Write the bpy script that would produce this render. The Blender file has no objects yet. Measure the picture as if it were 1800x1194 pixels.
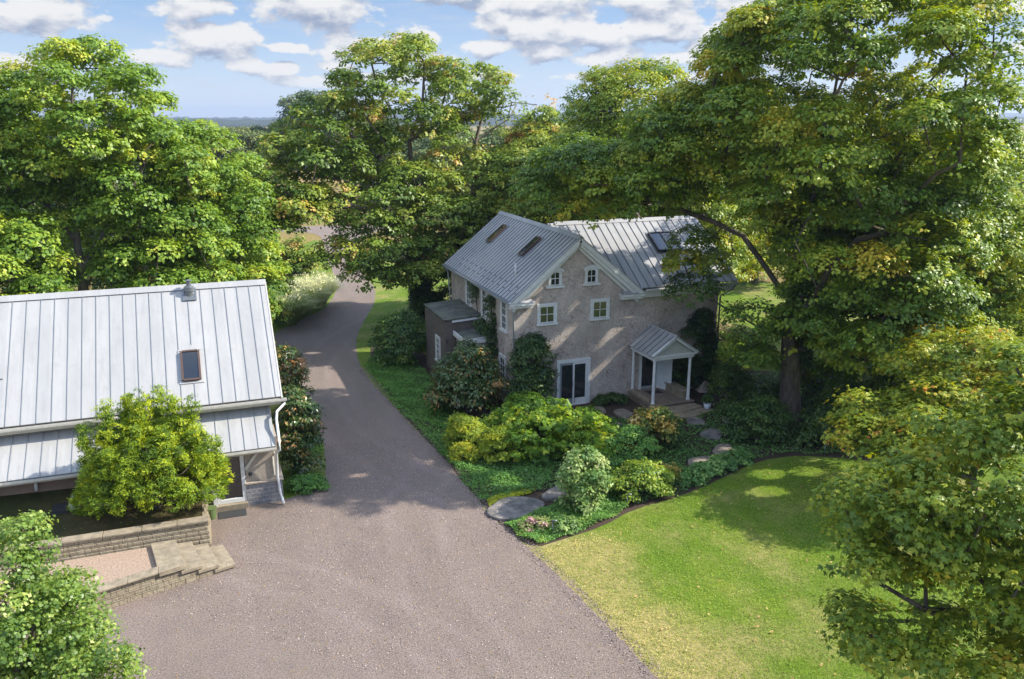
import bpy, math, random
import numpy as np
from mathutils import Vector, Matrix
R = math.radians
scene = bpy.context.scene
col = scene.collection

# ---------------------------------------------------------------- camera
cam_d = bpy.data.cameras.new('camera'); cam = bpy.data.objects.new('camera', cam_d); col.objects.link(cam)
cam_d.sensor_width = 36.0; cam_d.lens = 29.0; cam_d.clip_start = 0.1; cam_d.clip_end = 20000
cam.location = (0, 0, 13.8)
cam.rotation_euler = (R(90) - math.atan(392 / 1450.0), 0, R(-20.5))
scene.camera = cam
scene.view_settings.view_transform = 'Standard'; scene.view_settings.look = 'None'
scene.view_settings.gamma = 1.0; scene.view_settings.exposure = 1.7
scene.view_settings.use_curve_mapping = False
try:
    scene.cycles.max_bounces = 6; scene.cycles.transparent_max_bounces = 4
    scene.cycles.diffuse_bounces = 3; scene.cycles.glossy_bounces = 2; scene.cycles.transmission_bounces = 3
    scene.cycles.volume_bounces = 0
except Exception: pass

# ---------------------------------------------------------------- sun and sky
SUN = Vector((1.0, -0.25, 0.84)).normalized()
EL = math.asin(SUN.z); AZ = math.atan2(SUN.x, SUN.y)
sd = bpy.data.lights.new('sun', 'SUN'); sd.energy = 2.5; sd.angle = R(0.55); sd.color = (1.0, 0.935, 0.82)
so = bpy.data.objects.new('sun', sd); col.objects.link(so)
so.rotation_euler = SUN.to_track_quat('Z', 'Y').to_euler(); so.location = (60, -20, 60)

w = bpy.data.worlds.new('World'); scene.world = w; w.use_nodes = True
nt = w.node_tree; nt.nodes.clear()
def N(tree, t, **kw):
    n = tree.nodes.new(t)
    for k, v in kw.items():
        if k == 'inp':
            for kk, vv in v.items(): n.inputs[kk].default_value = vv
        else: setattr(n, k, v)
    return n
wo = N(nt, 'ShaderNodeOutputWorld'); bg = N(nt, 'ShaderNodeBackground', inp={'Strength': 0.15})
sky = N(nt, 'ShaderNodeTexSky', sky_type='NISHITA', sun_disc=False, sun_elevation=EL, sun_rotation=AZ,
        altitude=100.0, air_density=1.0, dust_density=0.35, ozone_density=3.0)
def M(tree, op, a, b=None, c=None, clamp=False):
    n = tree.nodes.new('ShaderNodeMath'); n.operation = op; n.use_clamp = clamp
    for i, x in enumerate((a, b, c)):
        if x is None: continue
        if isinstance(x, (int, float)): n.inputs[i].default_value = x
        else: tree.links.new(x, n.inputs[i])
    return n.outputs[0]
def VM(tree, op, a, b=None):
    n = tree.nodes.new('ShaderNodeVectorMath'); n.operation = op
    for i, x in enumerate((a, b)):
        if x is None: continue
        if isinstance(x, tuple): n.inputs[i].default_value = x
        else: tree.links.new(x, n.inputs[i])
    return n
def mixc(tree, f, a, b):
    n = tree.nodes.new('ShaderNodeMix'); n.data_type = 'RGBA'
    for i, x in ((0, f), (6, a), (7, b)):
        if isinstance(x, (int, float)): n.inputs[i].default_value = x
        elif isinstance(x, tuple): n.inputs[i].default_value = tuple(x) + ((1.0,) if len(x) == 3 else ())
        else: tree.links.new(x, n.inputs[i])
    return n.outputs[2]
geo = N(nt, 'ShaderNodeTexCoord')
sep = N(nt, 'ShaderNodeSeparateXYZ'); nt.links.new(geo.outputs['Generated'], sep.inputs[0])
azn = M(nt, 'ARCTAN2', sep.outputs[0], sep.outputs[1])
eln = M(nt, 'ARCSINE', sep.outputs[2])
comb = N(nt, 'ShaderNodeCombineXYZ'); nt.links.new(azn, comb.inputs[0]); nt.links.new(eln, comb.inputs[1])
CL = [(-.14,.100,.045,.020),(-.085,.134,.085,.012),(0.012,.113,.034,.013),(.026,.080,.045,.018),(.062,.052,.022,.008),
      (.100,.052,.018,.007),(.140,.118,.055,.026),(.108,.073,.02,.006),(.112,.139,.018,.016),(.205,.071,.062,.013),(.248,.083,.024,.018),
      (.13,.038,.04,.006),(.345,.107,.018,.01),(.385,.125,.075,.018),(.375,.098,.062,.018),(.445,.088,.055,.014),(.515,.128,.062,.022),
      (.525,.094,.05,.013),(.545,.105,.03,.012),(.60,.088,.045,.013),(.66,.1,.05,.013),(.47,.066,.05,.010),(.55,.064,.05,.008),(.40,.072,.05,.010),
      (.64,.135,.05,.008),(1.005,.098,.055,.022),(1.01,.062,.05,.014),(.93,.07,.05,.01),(.30,.045,.05,.005),(.50,.045,.06,.005),(.21,.043,.04,.004),(.7,.06,.05,.012),(.80,.11,.07,.02),(-.17,.05,.03,.01),(.30,.135,.05,.012),(.42,.147,.06,.01),(.58,.072,.03,.008),(.34,.078,.03,.010),(.62,.115,.04,.012),(.18,.145,.04,.012),(.05,.135,.05,.008),(-.02,.06,.03,.008),(.16,.055,.02,.005)]
n1 = N(nt, 'ShaderNodeTexNoise', inp={'Scale': 22.0, 'Detail': 7.0, 'Roughness': 0.60})
mp = N(nt, 'ShaderNodeMapping'); mp.inputs['Scale'].default_value = (1.0, 1.7, 1.0)
nt.links.new(comb.outputs[0], mp.inputs[0]); nt.links.new(mp.outputs[0], n1.inputs['Vector'])
def cloud_field(off):
    p = VM(nt, 'ADD', comb.outputs[0], (0.0, off, 0.0)).outputs[0]
    acc = None
    for a, e, ra, re in CL:
        v = VM(nt, 'SUBTRACT', p, (a, e, 0)).outputs[0]
        v = VM(nt, 'MULTIPLY', v, (1 / (ra * 1.05), 1 / (re * 1.12), 0)).outputs[0]
        L = VM(nt, 'LENGTH', v).outputs['Value']
        acc = L if acc is None else M(nt, 'MINIMUM', acc, L)
    return M(nt, 'SUBTRACT', 1.28, acc)
n2 = N(nt, 'ShaderNodeTexNoise', inp={'Scale': 22.0, 'Detail': 7.0, 'Roughness': 0.60})
mp2 = N(nt, 'ShaderNodeMapping'); mp2.inputs['Scale'].default_value = (1.0, 1.7, 1.0); mp2.inputs['Location'].default_value = (-0.006, 0.022, 0)
nt.links.new(comb.outputs[0], mp2.inputs[0]); nt.links.new(mp2.outputs[0], n2.inputs['Vector'])
def dens(f, nz): return M(nt, 'ADD', f, M(nt, 'MULTIPLY', M(nt, 'SUBTRACT', nz, 0.5), 3.0))
d0 = dens(cloud_field(0.0), n1.outputs[0]); d1 = dens(cloud_field(0.013), n2.outputs[0])
def smooth(x, a, b):
    n = nt.nodes.new('ShaderNodeMapRange'); n.interpolation_type = 'SMOOTHSTEP'
    n.inputs[1].default_value = a; n.inputs[2].default_value = b; nt.links.new(x, n.inputs[0]); return n.outputs[0]
alpha = M(nt, 'MULTIPLY', smooth(d0, 0.05, 0.42), smooth(eln, 0.0, 0.05))
shade = smooth(M(nt, 'SUBTRACT', d1, d0), -0.45, 0.85)
# sky tone: a touch deeper blue overhead, pale lavender close to the horizon
pale = mixc(nt, smooth(eln, -0.01, 0.16), (1.0, 1.22, 1.62), (.40, .68, 1.22))
base = mixc(nt, 0.9, sky.outputs[0], pale)
# unseen bright cloud added overhead, above the frame, to lift the shade below
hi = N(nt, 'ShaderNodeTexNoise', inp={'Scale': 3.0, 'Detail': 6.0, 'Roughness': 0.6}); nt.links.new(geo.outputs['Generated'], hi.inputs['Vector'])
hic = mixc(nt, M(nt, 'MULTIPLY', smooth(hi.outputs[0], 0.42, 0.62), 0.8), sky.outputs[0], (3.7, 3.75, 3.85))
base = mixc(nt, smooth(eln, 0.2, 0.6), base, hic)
cc = mixc(nt, shade, (1.9, 1.88, 1.85), (.72, .85, 1.14))
thin = N(nt, 'ShaderNodeTexNoise', inp={'Scale': 9.0, 'Detail': 6.0, 'Roughness': 0.6})
mp3 = N(nt, 'ShaderNodeMapping'); mp3.inputs['Scale'].default_value = (1.0, 5.0, 1.0)
nt.links.new(comb.outputs[0], mp3.inputs[0]); nt.links.new(mp3.outputs[0], thin.inputs['Vector'])
base = mixc(nt, M(nt, 'MULTIPLY', smooth(thin.outputs[0], 0.45, 0.75), 0.45), base, (1.35, 1.45, 1.66))
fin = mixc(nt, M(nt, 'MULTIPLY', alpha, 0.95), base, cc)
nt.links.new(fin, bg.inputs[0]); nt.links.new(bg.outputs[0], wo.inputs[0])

# ---------------------------------------------------------------- helpers
def tag(o, label=None, cat=None, group=None, kind=None):
    if label: o['label'] = label
    if cat: o['category'] = cat
    if group: o['group'] = group
    if kind: o['kind'] = kind
    return o
def empty(name, loc, label, cat, group=None):
    o = bpy.data.objects.new(name, None); col.objects.link(o); o.location = loc; o.empty_display_size = 0.2
    return tag(o, label, cat, group)
def adopt(o, parent):
    o.parent = parent
    if parent is not None:
        m = Matrix.Identity(4) if parent.parent is not None else Matrix.Translation(parent.location)
        o.matrix_parent_inverse = m.inverted()
        # child geometry is written in world coordinates
    return o
class MB:
    def __init__(s): s.v = []; s.f = []; s.m = []
    def add(s, vs, fs, mi=0):
        b = len(s.v); s.v += [tuple(x) for x in vs]
        for f in fs: s.f.append(tuple(b + i for i in f)); s.m.append(mi)
        return s
    def box(s, x0, x1, y0, y1, z0, z1, mi=0):
        vs = [(x, y, z) for z in (z0, z1) for y in (y0, y1) for x in (x0, x1)]
        return s.add(vs, [(0, 2, 3, 1), (4, 5, 7, 6), (0, 1, 5, 4), (2, 6, 7, 3), (0, 4, 6, 2), (1, 3, 7, 5)], mi)
    def prism(s, pts, d, mi=0):
        n = len(pts); d = Vector(d); vs = [Vector(p) for p in pts]; vs += [p + d for p in vs]
        fs = [tuple(range(n))[::-1], tuple(range(n, 2 * n))] + [(i, (i + 1) % n, n + (i + 1) % n, n + i) for i in range(n)]
        return s.add(vs, fs, mi)
    def beam(s, a, b, wd, ht, up=(0, 0, 1), mi=0):
        a = Vector(a); b = Vector(b); d = (b - a).normalized(); u = Vector(up); sd_ = d.cross(u).normalized(); u = sd_.cross(d).normalized()
        vs = []
        for p in (a, b):
            for i, j in ((-1, -1), (1, -1), (1, 1), (-1, 1)): vs.append(p + sd_ * (i * wd / 2) + u * (j * ht / 2))
        return s.add(vs, [(0, 1, 2, 3), (7, 6, 5, 4), (0, 4, 5, 1), (1, 5, 6, 2), (2, 6, 7, 3), (3, 7, 4, 0)], mi)
    def tube(s, pts, r, n=10, mi=0, cap=True):
        pts = [Vector(p) for p in pts]; rs = r if isinstance(r, (list, tuple)) else [r] * len(pts); rings = []
        for i, p in enumerate(pts):
            d = (pts[min(i + 1, len(pts) - 1)] - pts[max(i - 1, 0)]).normalized()
            a = Vector((0, 0, 1)) if abs(d.z) < .9 else Vector((1, 0, 0)); u = d.cross(a).normalized(); v = d.cross(u)
            rings += [p + (u * math.cos(2 * math.pi * k / n) + v * math.sin(2 * math.pi * k / n)) * rs[i] for k in range(n)]
        fs = [(i * n + k, i * n + (k + 1) % n, (i + 1) * n + (k + 1) % n, (i + 1) * n + k) for i in range(len(pts) - 1) for k in range(n)]
        if cap: fs += [tuple(range(n)), tuple(range((len(pts) - 1) * n, len(pts) * n))[::-1]]
        return s.add(rings, fs, mi)
    def build(s, name, mats, parent=None, smooth=False, bevel=0):
        me = bpy.data.meshes.new(name); me.from_pydata(s.v, [], s.f)
        if not isinstance(mats, (list, tuple)): mats = [mats]
        for m in mats: me.materials.append(m)
        me.polygons.foreach_set('material_index', s.m); 
        if smooth: me.polygons.foreach_set('use_smooth', [True] * len(s.f))
        me.validate(); me.update()
        import bmesh
        bm = bmesh.new(); bm.from_mesh(me); bmesh.ops.recalc_face_normals(bm, faces=bm.faces); bm.to_mesh(me); bm.free()
        o = bpy.data.objects.new(name, me); col.objects.link(o)
        if parent is not None: adopt(o, parent)
        if bevel:
            b = o.modifiers.new('bevel', 'BEVEL'); b.width = bevel; b.segments = 2; b.limit_method = 'ANGLE'
        return o

# ---------------------------------------------------------------- materials
def mat(name, rough=0.8, metal=0.0, spec=0.5):
    m = bpy.data.materials.new(name); m.use_nodes = True
    b = m.node_tree.nodes['Principled BSDF']; b.inputs['Roughness'].default_value = rough; b.inputs['Metallic'].default_value = metal
    b.inputs['Specular IOR Level'].default_value = spec
    return m, m.node_tree, b
def noise(t, scale, detail=5.0, rough=.55, vec=None, sc=None):
    n = N(t, 'ShaderNodeTexNoise', inp={'Scale': scale, 'Detail': detail, 'Roughness': rough})
    tc = t.nodes.get('tc') or N(t, 'ShaderNodeTexCoord', name='tc'); 
    src = tc.outputs['Object'] if vec is None else vec
    if sc:
        mp_ = N(t, 'ShaderNodeMapping'); mp_.inputs['Scale'].default_value = sc; t.links.new(src, mp_.inputs[0]); src = mp_.outputs[0]
    t.links.new(src, n.inputs['Vector']); return n.outputs[0]
def rng_(t, x, a, b, c=0.0, d=1.0):
    n = N(t, 'ShaderNodeMapRange'); n.inputs[1].default_value = a; n.inputs[2].default_value = b; n.inputs[3].default_value = c; n.inputs[4].default_value = d
    t.links.new(x, n.inputs[0]); return n.outputs[0]
def bump(t, b, h, strength, dist=0.02):
    n = N(t, 'ShaderNodeBump', inp={'Strength': strength, 'Distance': dist}); t.links.new(h, n.inputs['Height']); t.links.new(n.outputs[0], b.inputs['Normal'])
def plain(name, c1, c2=None, scale=3.0, rough=.7, metal=0, bmp=0, bscale=40, spec=.5, sc=None):
    m, t, b = mat(name, rough, metal, spec)
    c2 = c2 or tuple(x * .85 for x in c1)
    n = noise(t, scale, 6, .6, sc=sc)
    t.links.new(mixc(t, rng_(t, n, .35, .65), c1, c2), b.inputs['Base Color'])
    if bmp: bump(t, b, noise(t, bscale, 4), bmp)
    return m

def panels(m, width, axis, off, amt=.12):
    t = m.node_tree; b = t.nodes['Principled BSDF']; src = b.inputs['Base Color'].links[0].from_socket; tc = t.nodes['tc']
    s3 = N(t, 'ShaderNodeSeparateXYZ'); t.links.new(tc.outputs['Object'], s3.inputs[0])
    k = M(t, 'FLOOR', M(t, 'DIVIDE', M(t, 'ADD', s3.outputs[axis], off), width)); wn = N(t, 'ShaderNodeTexWhiteNoise', noise_dimensions='1D'); t.links.new(k, wn.inputs['W'])
    c = mixc(t, M(t, 'MULTIPLY', wn.outputs['Value'], amt), src, (.20, .21, .22))
    st = noise(t, 7, 5, .65, sc=(1, .12, .12) if axis == 0 else (.12, 1, .12)); c = mixc(t, rng_(t, st, .5, .75, 0, .35), c, (.22, .22, .215))
    sp = noise(t, 2.2, 6, .7); c = mixc(t, rng_(t, sp, .58, .72, 0, .4), c, (.26, .255, .24))
    t.links.new(c, b.inputs['Base Color']); bump(t, b, noise(t, 1.3, 3, .5, sc=(2, .5, .5) if axis == 0 else (.5, 2, .5)), .25, .03)
W_TRIM = plain('white_paint', (.70, .70, .69), (.60, .60, .575), 6, .5)
W_CREAM = plain('cream_paint', (.56, .53, .46), (.48, .455, .395), 6, .55)
M_ROOFB = plain('barn_roof_metal', (.405, .40, .385), (.355, .35, .34), 1.2, .42, .0, sc=(1, .4, .4))
panels(M_ROOFB, .462, 0, .03, .22)
M_SEAM = plain('seam_metal', (.27, .29, .31), None, 5, .5)
M_ROOFH = plain('house_roof_metal', (.43, .425, .425), (.34, .34, .345), .9, .38, 0)
panels(M_ROOFH, .40, 0, 0, .2)
M_SEAMH = plain('house_seam_metal', (.19, .20, .22), None, 5, .5, .3)
M_GLASS, t, b = mat('dark_glass', .04, 0, .8); b.inputs['Base Color'].default_value = (.018, .022, .026, 1); b.inputs['IOR'].default_value = 1.6
M_BROWN = plain('brown_metal', (.10, .058, .04), None, 10, .45)
M_DARK = plain('dark_metal', (.03, .03, .033), None, 10, .5)
M_GREY = plain('grey_paint', (.28, .30, .32), None, 8, .5)
M_PVC = plain('white_plastic', (.7, .7, .68), None, 8, .4)
M_GALV = plain('weathered_metal', (.16, .18, .2), (.26, .27, .27), 14, .45, .7)
M_WOOD = plain('grey_weathered_boards', (.10, .082, .07), (.17, .145, .125), 5, .8, bmp=.4, sc=(.3, .3, 4))
M_LOG = plain('log_wood', (.30, .26, .21), (.4, .36, .3), 8, .8)
M_TAR = plain('flat_roof_felt', (.055, .055, .055), (.13, .14, .10), 1.6, .8, bmp=.3)
M_STEP = plain('tan_flagstone', (.33, .27, .185), (.20, .165, .115), 4, .8, bmp=.5, bscale=14)
M_SLAB = plain('grey_flagstone', (.24, .21, .19), (.085, .085, .075), 3.2, .75, bmp=.6, bscale=9)
M_BRICKF = plain('stone_floor', (.27, .20, .15), (.17, .13, .10), 5, .8, bmp=.4)
M_MAT = plain('rubber_mat', (.02, .022, .024), (.05, .05, .05), 60, .9)
M_SOIL = plain('mulch_soil', (.07, .042, .026), (.035, .024, .016), 14, .95, bmp=1, bscale=30)
M_BIN = plain('green_plastic', (.12, .17, .06), None, 8, .5)
M_CERAM = plain('glazed_white_pot', (.62, .66, .70), None, 5, .3)

def m_stucco(name, c1, c2, vein):
    m, t, b = mat(name, .9)
    n = noise(t, .9, 6, .6); n2_ = noise(t, 9, 5, .7)
    c = mixc(t, rng_(t, n, .38, .62), c1, c2); c = mixc(t, rng_(t, n2_, .35, .7, 0, .7), c, tuple(x * .62 for x in c1))
    if vein:
        tc = t.nodes['tc']; wn = N(t, 'ShaderNodeTexNoise', inp={'Scale': 1.7, 'Detail': 4.0}); t.links.new(tc.outputs['Object'], wn.inputs['Vector'])
        v = VM(t, 'ADD', tc.outputs['Object'], VM(t, 'MULTIPLY', wn.outputs['Color'], (.9, .9, .9)).outputs[0]).outputs[0]
        vo = N(t, 'ShaderNodeTexVoronoi', feature='DISTANCE_TO_EDGE', inp={'Scale': 1.9}); t.links.new(v, vo.inputs['Vector'])
        k = rng_(t, vo.outputs['Distance'], .0, .028, 1, 0)
        vo2 = N(t, 'ShaderNodeTexVoronoi', feature='DISTANCE_TO_EDGE', inp={'Scale': 5.2}); t.links.new(v, vo2.inputs['Vector'])
        k2 = rng_(t, vo2.outputs['Distance'], .0, .05, .8, 0)
        k = M(t, 'MAXIMUM', k, k2); k = M(t, 'MULTIPLY', k, rng_(t, noise(t, .8, 3), .32, .52)); 
        c = mixc(t, M(t, 'MULTIPLY', k, .78, clamp=True), c, vein)
    t.links.new(c, b.inputs['Base Color']); bump(t, b, n2_, .5, .02); return m
M_STUC = m_stucco('house_stucco', (.60, .51, .44), (.40, .33, .285), (.09, .065, .05))
M_STUB = m_stucco('barn_stucco', (.42, .36, .29), (.38, .32, .26), None)
M_REDW = m_stucco('barn_base_wall', (.30, .20, .15), (.24, .17, .13), None)

def m_block(name, c1, c2, mortar, sx, sz, axis='xz'):
    m, t, b = mat(name, .9)
    tc = N(t, 'ShaderNodeTexCoord', name='tc'); s3 = N(t, 'ShaderNodeSeparateXYZ'); t.links.new(tc.outputs['Object'], s3.inputs[0])
    cb = N(t, 'ShaderNodeCombineXYZ'); t.links.new(M(t, 'ADD', s3.outputs[0], s3.outputs[1]), cb.inputs[0]); t.links.new(s3.outputs[2], cb.inputs[1])
    br = N(t, 'ShaderNodeTexBrick', inp={'Scale': 1.0, 'Mortar Size': .010, 'Brick Width': sx, 'Row Height': sz, 'Mortar Smooth': .2, 'Bias': 0.0})
    br.inputs['Color1'].default_value = (*c1, 1); br.inputs['Color2'].default_value = (*c2, 1); br.inputs['Mortar'].default_value = (*mortar, 1)
    t.links.new(cb.outputs[0], br.inputs['Vector'])
    n = noise(t, 12, 5, .65); c = mixc(t, rng_(t, n, .3, .7, 0, .55), br.outputs[0], tuple(x * .5 for x in c1))
    t.links.new(c, b.inputs['Base Color']); bump(t, b, n, .8, .04); return m
M_BLOCKG = m_block('grey_split_block', (.20, .20, .215), (.27, .265, .27), (.46, .43, .38), .42, .155)
M_BLOCKT = m_block('tan_wall_block', (.30, .245, .165), (.40, .335, .23), (.07, .055, .04), .40, .15)

def N_noise(t, tc, sc):
    n = N(t, 'ShaderNodeTexNoise', inp={'Scale': sc, 'Detail': 3.0}); t.links.new(tc.outputs['Object'], n.inputs['Vector']); return VM(t, 'SUBTRACT', n.outputs['Color'], (.5, .5, .5)).outputs[0]
def m_gravel():
    m, t, b = mat('purple_brown_gravel', .92)
    big = noise(t, .16, 4, .6); mid = noise(t, 1.1, 6, .65); fine = noise(t, 22, 4, .75)
    st = noise(t, .55, 4, .5, sc=(1.4, .12, 1))
    c = mixc(t, rng_(t, big, .3, .7), (.188, .146, .116), (.240, .187, .148))
    c = mixc(t, rng_(t, mid, .35, .7, 0, .5), c, (.145, .113, .100))
    c = mixc(t, rng_(t, st, .45, .62, 0, .35), c, (.27, .205, .175))
    tc = t.nodes['tc']; wob = VM(t, 'MULTIPLY', N_noise(t, tc, .2), (1.0, 1.0, 0)).outputs[0]
    for cx, cy, rr in ((22, 22, 15.6), (22, 22, 17.3), (-9, 13, 14.2), (-9, 13, 15.8), (30, 40, 24.6), (30, 40, 26.2)):      # worn wheel paths
        q = VM(t, 'SUBTRACT', VM(t, 'ADD', tc.outputs['Object'], wob).outputs[0], (cx, cy, .004)).outputs[0]; L = VM(t, 'LENGTH', q).outputs['Value']
        k = rng_(t, M(t, 'ABSOLUTE', M(t, 'SUBTRACT', L, rr)), .10, .34, .45, 0); k = M(t, 'MULTIPLY', k, rng_(t, mid, .35, .6)); c = mixc(t, M(t, 'MAXIMUM', k, 0.0), c, (.29, .225, .195))
    c = mixc(t, rng_(t, fine, .50, .64, 0, .8), c, (.085, .062, .060)); c = mixc(t, rng_(t, fine, .47, .33, 0, .9), c, (.36, .285, .245))
    vo = N(t, 'ShaderNodeTexVoronoi', inp={'Scale': 9.0}); t.links.new(t.nodes['tc'].outputs['Object'], vo.inputs['Vector'])
    sp = N(t, 'ShaderNodeSeparateColor'); t.links.new(vo.outputs['Color'], sp.inputs[0])
    c = mixc(t, M(t, 'MULTIPLY', rng_(t, sp.outputs[0], .93, .95), rng_(t, vo.outputs['Distance'], .30, .22)), c, (.24, .15, .055))
    t.links.new(c, b.inputs['Base Color']); bump(t, b, fine, 1.0, .03); return m
M_GRAVEL = m_gravel()
M_PEB = plain('pink_pebbles', (.44, .32, .235), (.25, .18, .13), 16, .9, bmp=1, bscale=30)

def m_lawn(name, g1, g2, tan, t0, t1, sc=.35):
    m, t, b = mat(name, .9, 0, .2)
    a = noise(t, sc, 6, .62); f = noise(t, 9, 6, .75); f2 = noise(t, 38, 3, .7); st = noise(t, .9, 5, .6, sc=(1, .35, 1))
    c = mixc(t, rng_(t, st, .35, .65), g1, g2)
    tc = t.nodes['tc']; s3 = N(t, 'ShaderNodeSeparateXYZ'); t.links.new(tc.outputs['Object'], s3.inputs[0])
    wear = rng_(t, M(t, 'ADD', s3.outputs[0], M(t, 'MULTIPLY', s3.outputs[1], .09)), 11.7, 14.8, .34, 0) if sc > .1 else 0.0
    if sc > .1: wear = M(t, 'MULTIPLY', wear, rng_(t, s3.outputs[1], 21.5, 24.5, 1, 0))
    c = mixc(t, rng_(t, M(t, 'ADD', M(t, 'ADD', a, wear), M(t, 'MULTIPLY', f, .35)), t0, t1), c, tan)
    c = mixc(t, rng_(t, noise(t, 2.6, 6, .7), .42, .66, 0, .55), c, tuple(x * .62 for x in g2)); c = mixc(t, rng_(t, f, .35, .7, 0, .6), c, tuple(x * .45 for x in g2)); c = mixc(t, rng_(t, f2, .5, .68, 0, .55), c, tuple(x * .35 for x in g1))
    t.links.new(c, b.inputs['Base Color']); bump(t, b, f2, .9, .04); return m
M_LAWN = m_lawn('lawn_grass', (.205, .29, .026), (.125, .225, .016), (.50, .39, .17), .64, .90)
M_FIELD = m_lawn('field_grass', (.17, .18, .04), (.24, .20, .07), (.40, .27, .10), .46, .80, .03)
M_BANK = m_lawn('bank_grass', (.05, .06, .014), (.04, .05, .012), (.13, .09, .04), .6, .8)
M_HILL = plain('wooded_hills', (.012, .024, .014), (.022, .035, .018), .01, .95)

# leaves: 'tint' is a value stored per leaf (how yellow that leaf is); accent leaves have turned colour
LB = 2.3
def m_leaf(name, cols, rough=.45, transl=.30, spec=.35):
    m, t, b = mat(name, rough, 0, spec)
    at = N(t, 'ShaderNodeAttribute', attribute_name='tint')
    cr = N(t, 'ShaderNodeValToRGB'); e = cr.color_ramp.elements
    while len(e) > 1: e.remove(e[0])
    cols = [(p, tuple(min(.75, x * LB) for x in c)) for p, c in cols]
    e[0].position = cols[0][0]; e[0].color = (*cols[0][1], 1)
    for p, c in cols[1:]: x = e.new(p); x.color = (*c, 1)
    t.links.new(at.outputs['Fac'], cr.inputs[0]); t.links.new(cr.outputs[0], b.inputs['Base Color'])
    tr = N(t, 'ShaderNodeBsdfTranslucent'); hs = N(t, 'ShaderNodeHueSaturation', inp={'Hue': .485, 'Saturation': 1.1, 'Value': 1.5})
    t.links.new(cr.outputs[0], hs.inputs['Color']); t.links.new(hs.outputs[0], tr.inputs['Color'])
    mx = N(t, 'ShaderNodeMixShader', inp={0: transl}); out = t.nodes['Material Output']
    t.links.new(b.outputs[0], mx.inputs[1]); t.links.new(tr.outputs[0], mx.inputs[2]); t.links.new(mx.outputs[0], out.inputs[0])
    return m
L_MAPLE = m_leaf('maple_leaves', [(0, (.026, .052, .009)), (.45, (.072, .118, .013)), (.8, (.170, .192, .020)), (.93, (.21, .21, .022)), (1, (.25, .20, .020))])
L_MAPLEY = m_leaf('turning_maple_leaves', [(0, (.035, .065, .010)), (.4, (.085, .125, .014)), (.75, (.19, .195, .018)), (.94, (.26, .19, .018)), (1, (.28, .09, .02))])
L_BRIGHT = m_leaf('bright_maple_leaves', [(0, (.036, .072, .012)), (.45, (.088, .142, .018)), (.85, (.175, .208, .026)), (1, (.235, .225, .032))])
L_MID = m_leaf('olive_tree_leaves', [(0, (.028, .055, .010)), (.5, (.076, .115, .016)), (.85, (.155, .18, .028)), (.95, (.20, .19, .035)), (1, (.26, .17, .05))])
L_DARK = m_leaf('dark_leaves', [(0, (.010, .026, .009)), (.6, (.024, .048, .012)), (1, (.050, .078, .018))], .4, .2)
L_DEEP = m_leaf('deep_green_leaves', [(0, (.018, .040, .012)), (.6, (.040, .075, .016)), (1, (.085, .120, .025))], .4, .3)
L_MAGN = m_leaf('magnolia_leaves', [(0, (.020, .042, .012)), (.5, (.045, .072, .018)), (.68, (.075, .095, .025)), (.75, (.18, .095, .032)), (.92, (.30, .17, .055)), (1, (.30, .13, .05))], .3, .18, .6)
L_YEW = m_leaf('yew_needles', [(0, (.025, .055, .006)), (.5, (.11, .16, .009)), (1, (.29, .30, .018))], .6, .35)
L_LIME = m_leaf('lime_leaves', [(0, (.036, .078, .010)), (.5, (.090, .155, .016)), (.85, (.185, .225, .020)), (1, (.27, .27, .03))], .5, .4)
L_CHART = m_leaf('chartreuse_needles', [(0, (.055, .09, .010)), (.6, (.14, .175, .016)), (1, (.28, .26, .022))], .6, .35)
L_CARPET = m_leaf('carpet_juniper', [(0, (.028, .075, .018)), (.6, (.070, .145, .028)), (1, (.14, .20, .04))], .7, .25)
L_VAR = m_leaf('variegated_leaves', [(0, (.045, .09, .022)), (.45, (.10, .15, .04)), (.8, (.20, .24, .09)), (1, (.36, .35, .17))], .5, .3)
L_ORANGE = m_leaf('orange_tipped_leaves', [(0, (.035, .065, .016)), (.3, (.075, .10, .02)), (.55, (.28, .20, .045)), (.8, (.45, .23, .07)), (1, (.50, .28, .14))], .5, .35)
L_LINDEN = m_leaf('linden_leaves', [(0, (.035, .065, .014)), (.5, (.082, .13, .022)), (.85, (.15, .185, .04)), (1, (.22, .24, .075))], .4, .4, .45)
L_HOSTA = m_leaf('bedding_leaves', [(0, (.022, .055, .016)), (.6, (.055, .115, .026)), (1, (.13, .19, .055))], .5, .25)
L_GRASS = m_leaf('ornamental_grass', [(0, (.08, .12, .035)), (.5, (.16, .20, .07)), (.85, (.32, .31, .16)), (1, (.36, .34, .24))], .6, .3)
L_TUFT = m_leaf('lawn_blades', [(0, (.070, .115, .012)), (.5, (.13, .175, .022)), (.8, (.24, .225, .055)), (1, (.34, .28, .12))], .6, .3)
L_DRY = m_leaf('fallen_leaves', [(0, (.10, .06, .025)), (.5, (.20, .13, .045)), (1, (.30, .23, .11))], .7, .1)
L_FAR = m_leaf('far_leaves', [(0, (.026, .045, .018)), (.5, (.05, .075, .024)), (.9, (.11, .12, .035)), (1, (.17, .12, .04))], .7, .2)
L_PINK = m_leaf('pink_flowers', [(0, (.07, .11, .03)), (.5, (.14, .15, .05)), (.8, (.22, .10, .13)), (1, (.34, .2, .2))], .6, .3)
def m_bark(name, a, b_):
    m, t, b = mat(name, .9)
    n = noise(t, 5, 7, .7, sc=(1, 1, .25)); t.links.new(mixc(t, rng_(t, n, .38, .62), a, b_), b.inputs['Base Color']); bump(t, b, n, 1, .05); return m
M_BARK = m_bark('grey_bark', (.13, .105, .08), (.05, .04, .032)); M_BARKL = m_bark('pale_bark', (.24, .20, .155), (.10, .08, .06))

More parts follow.
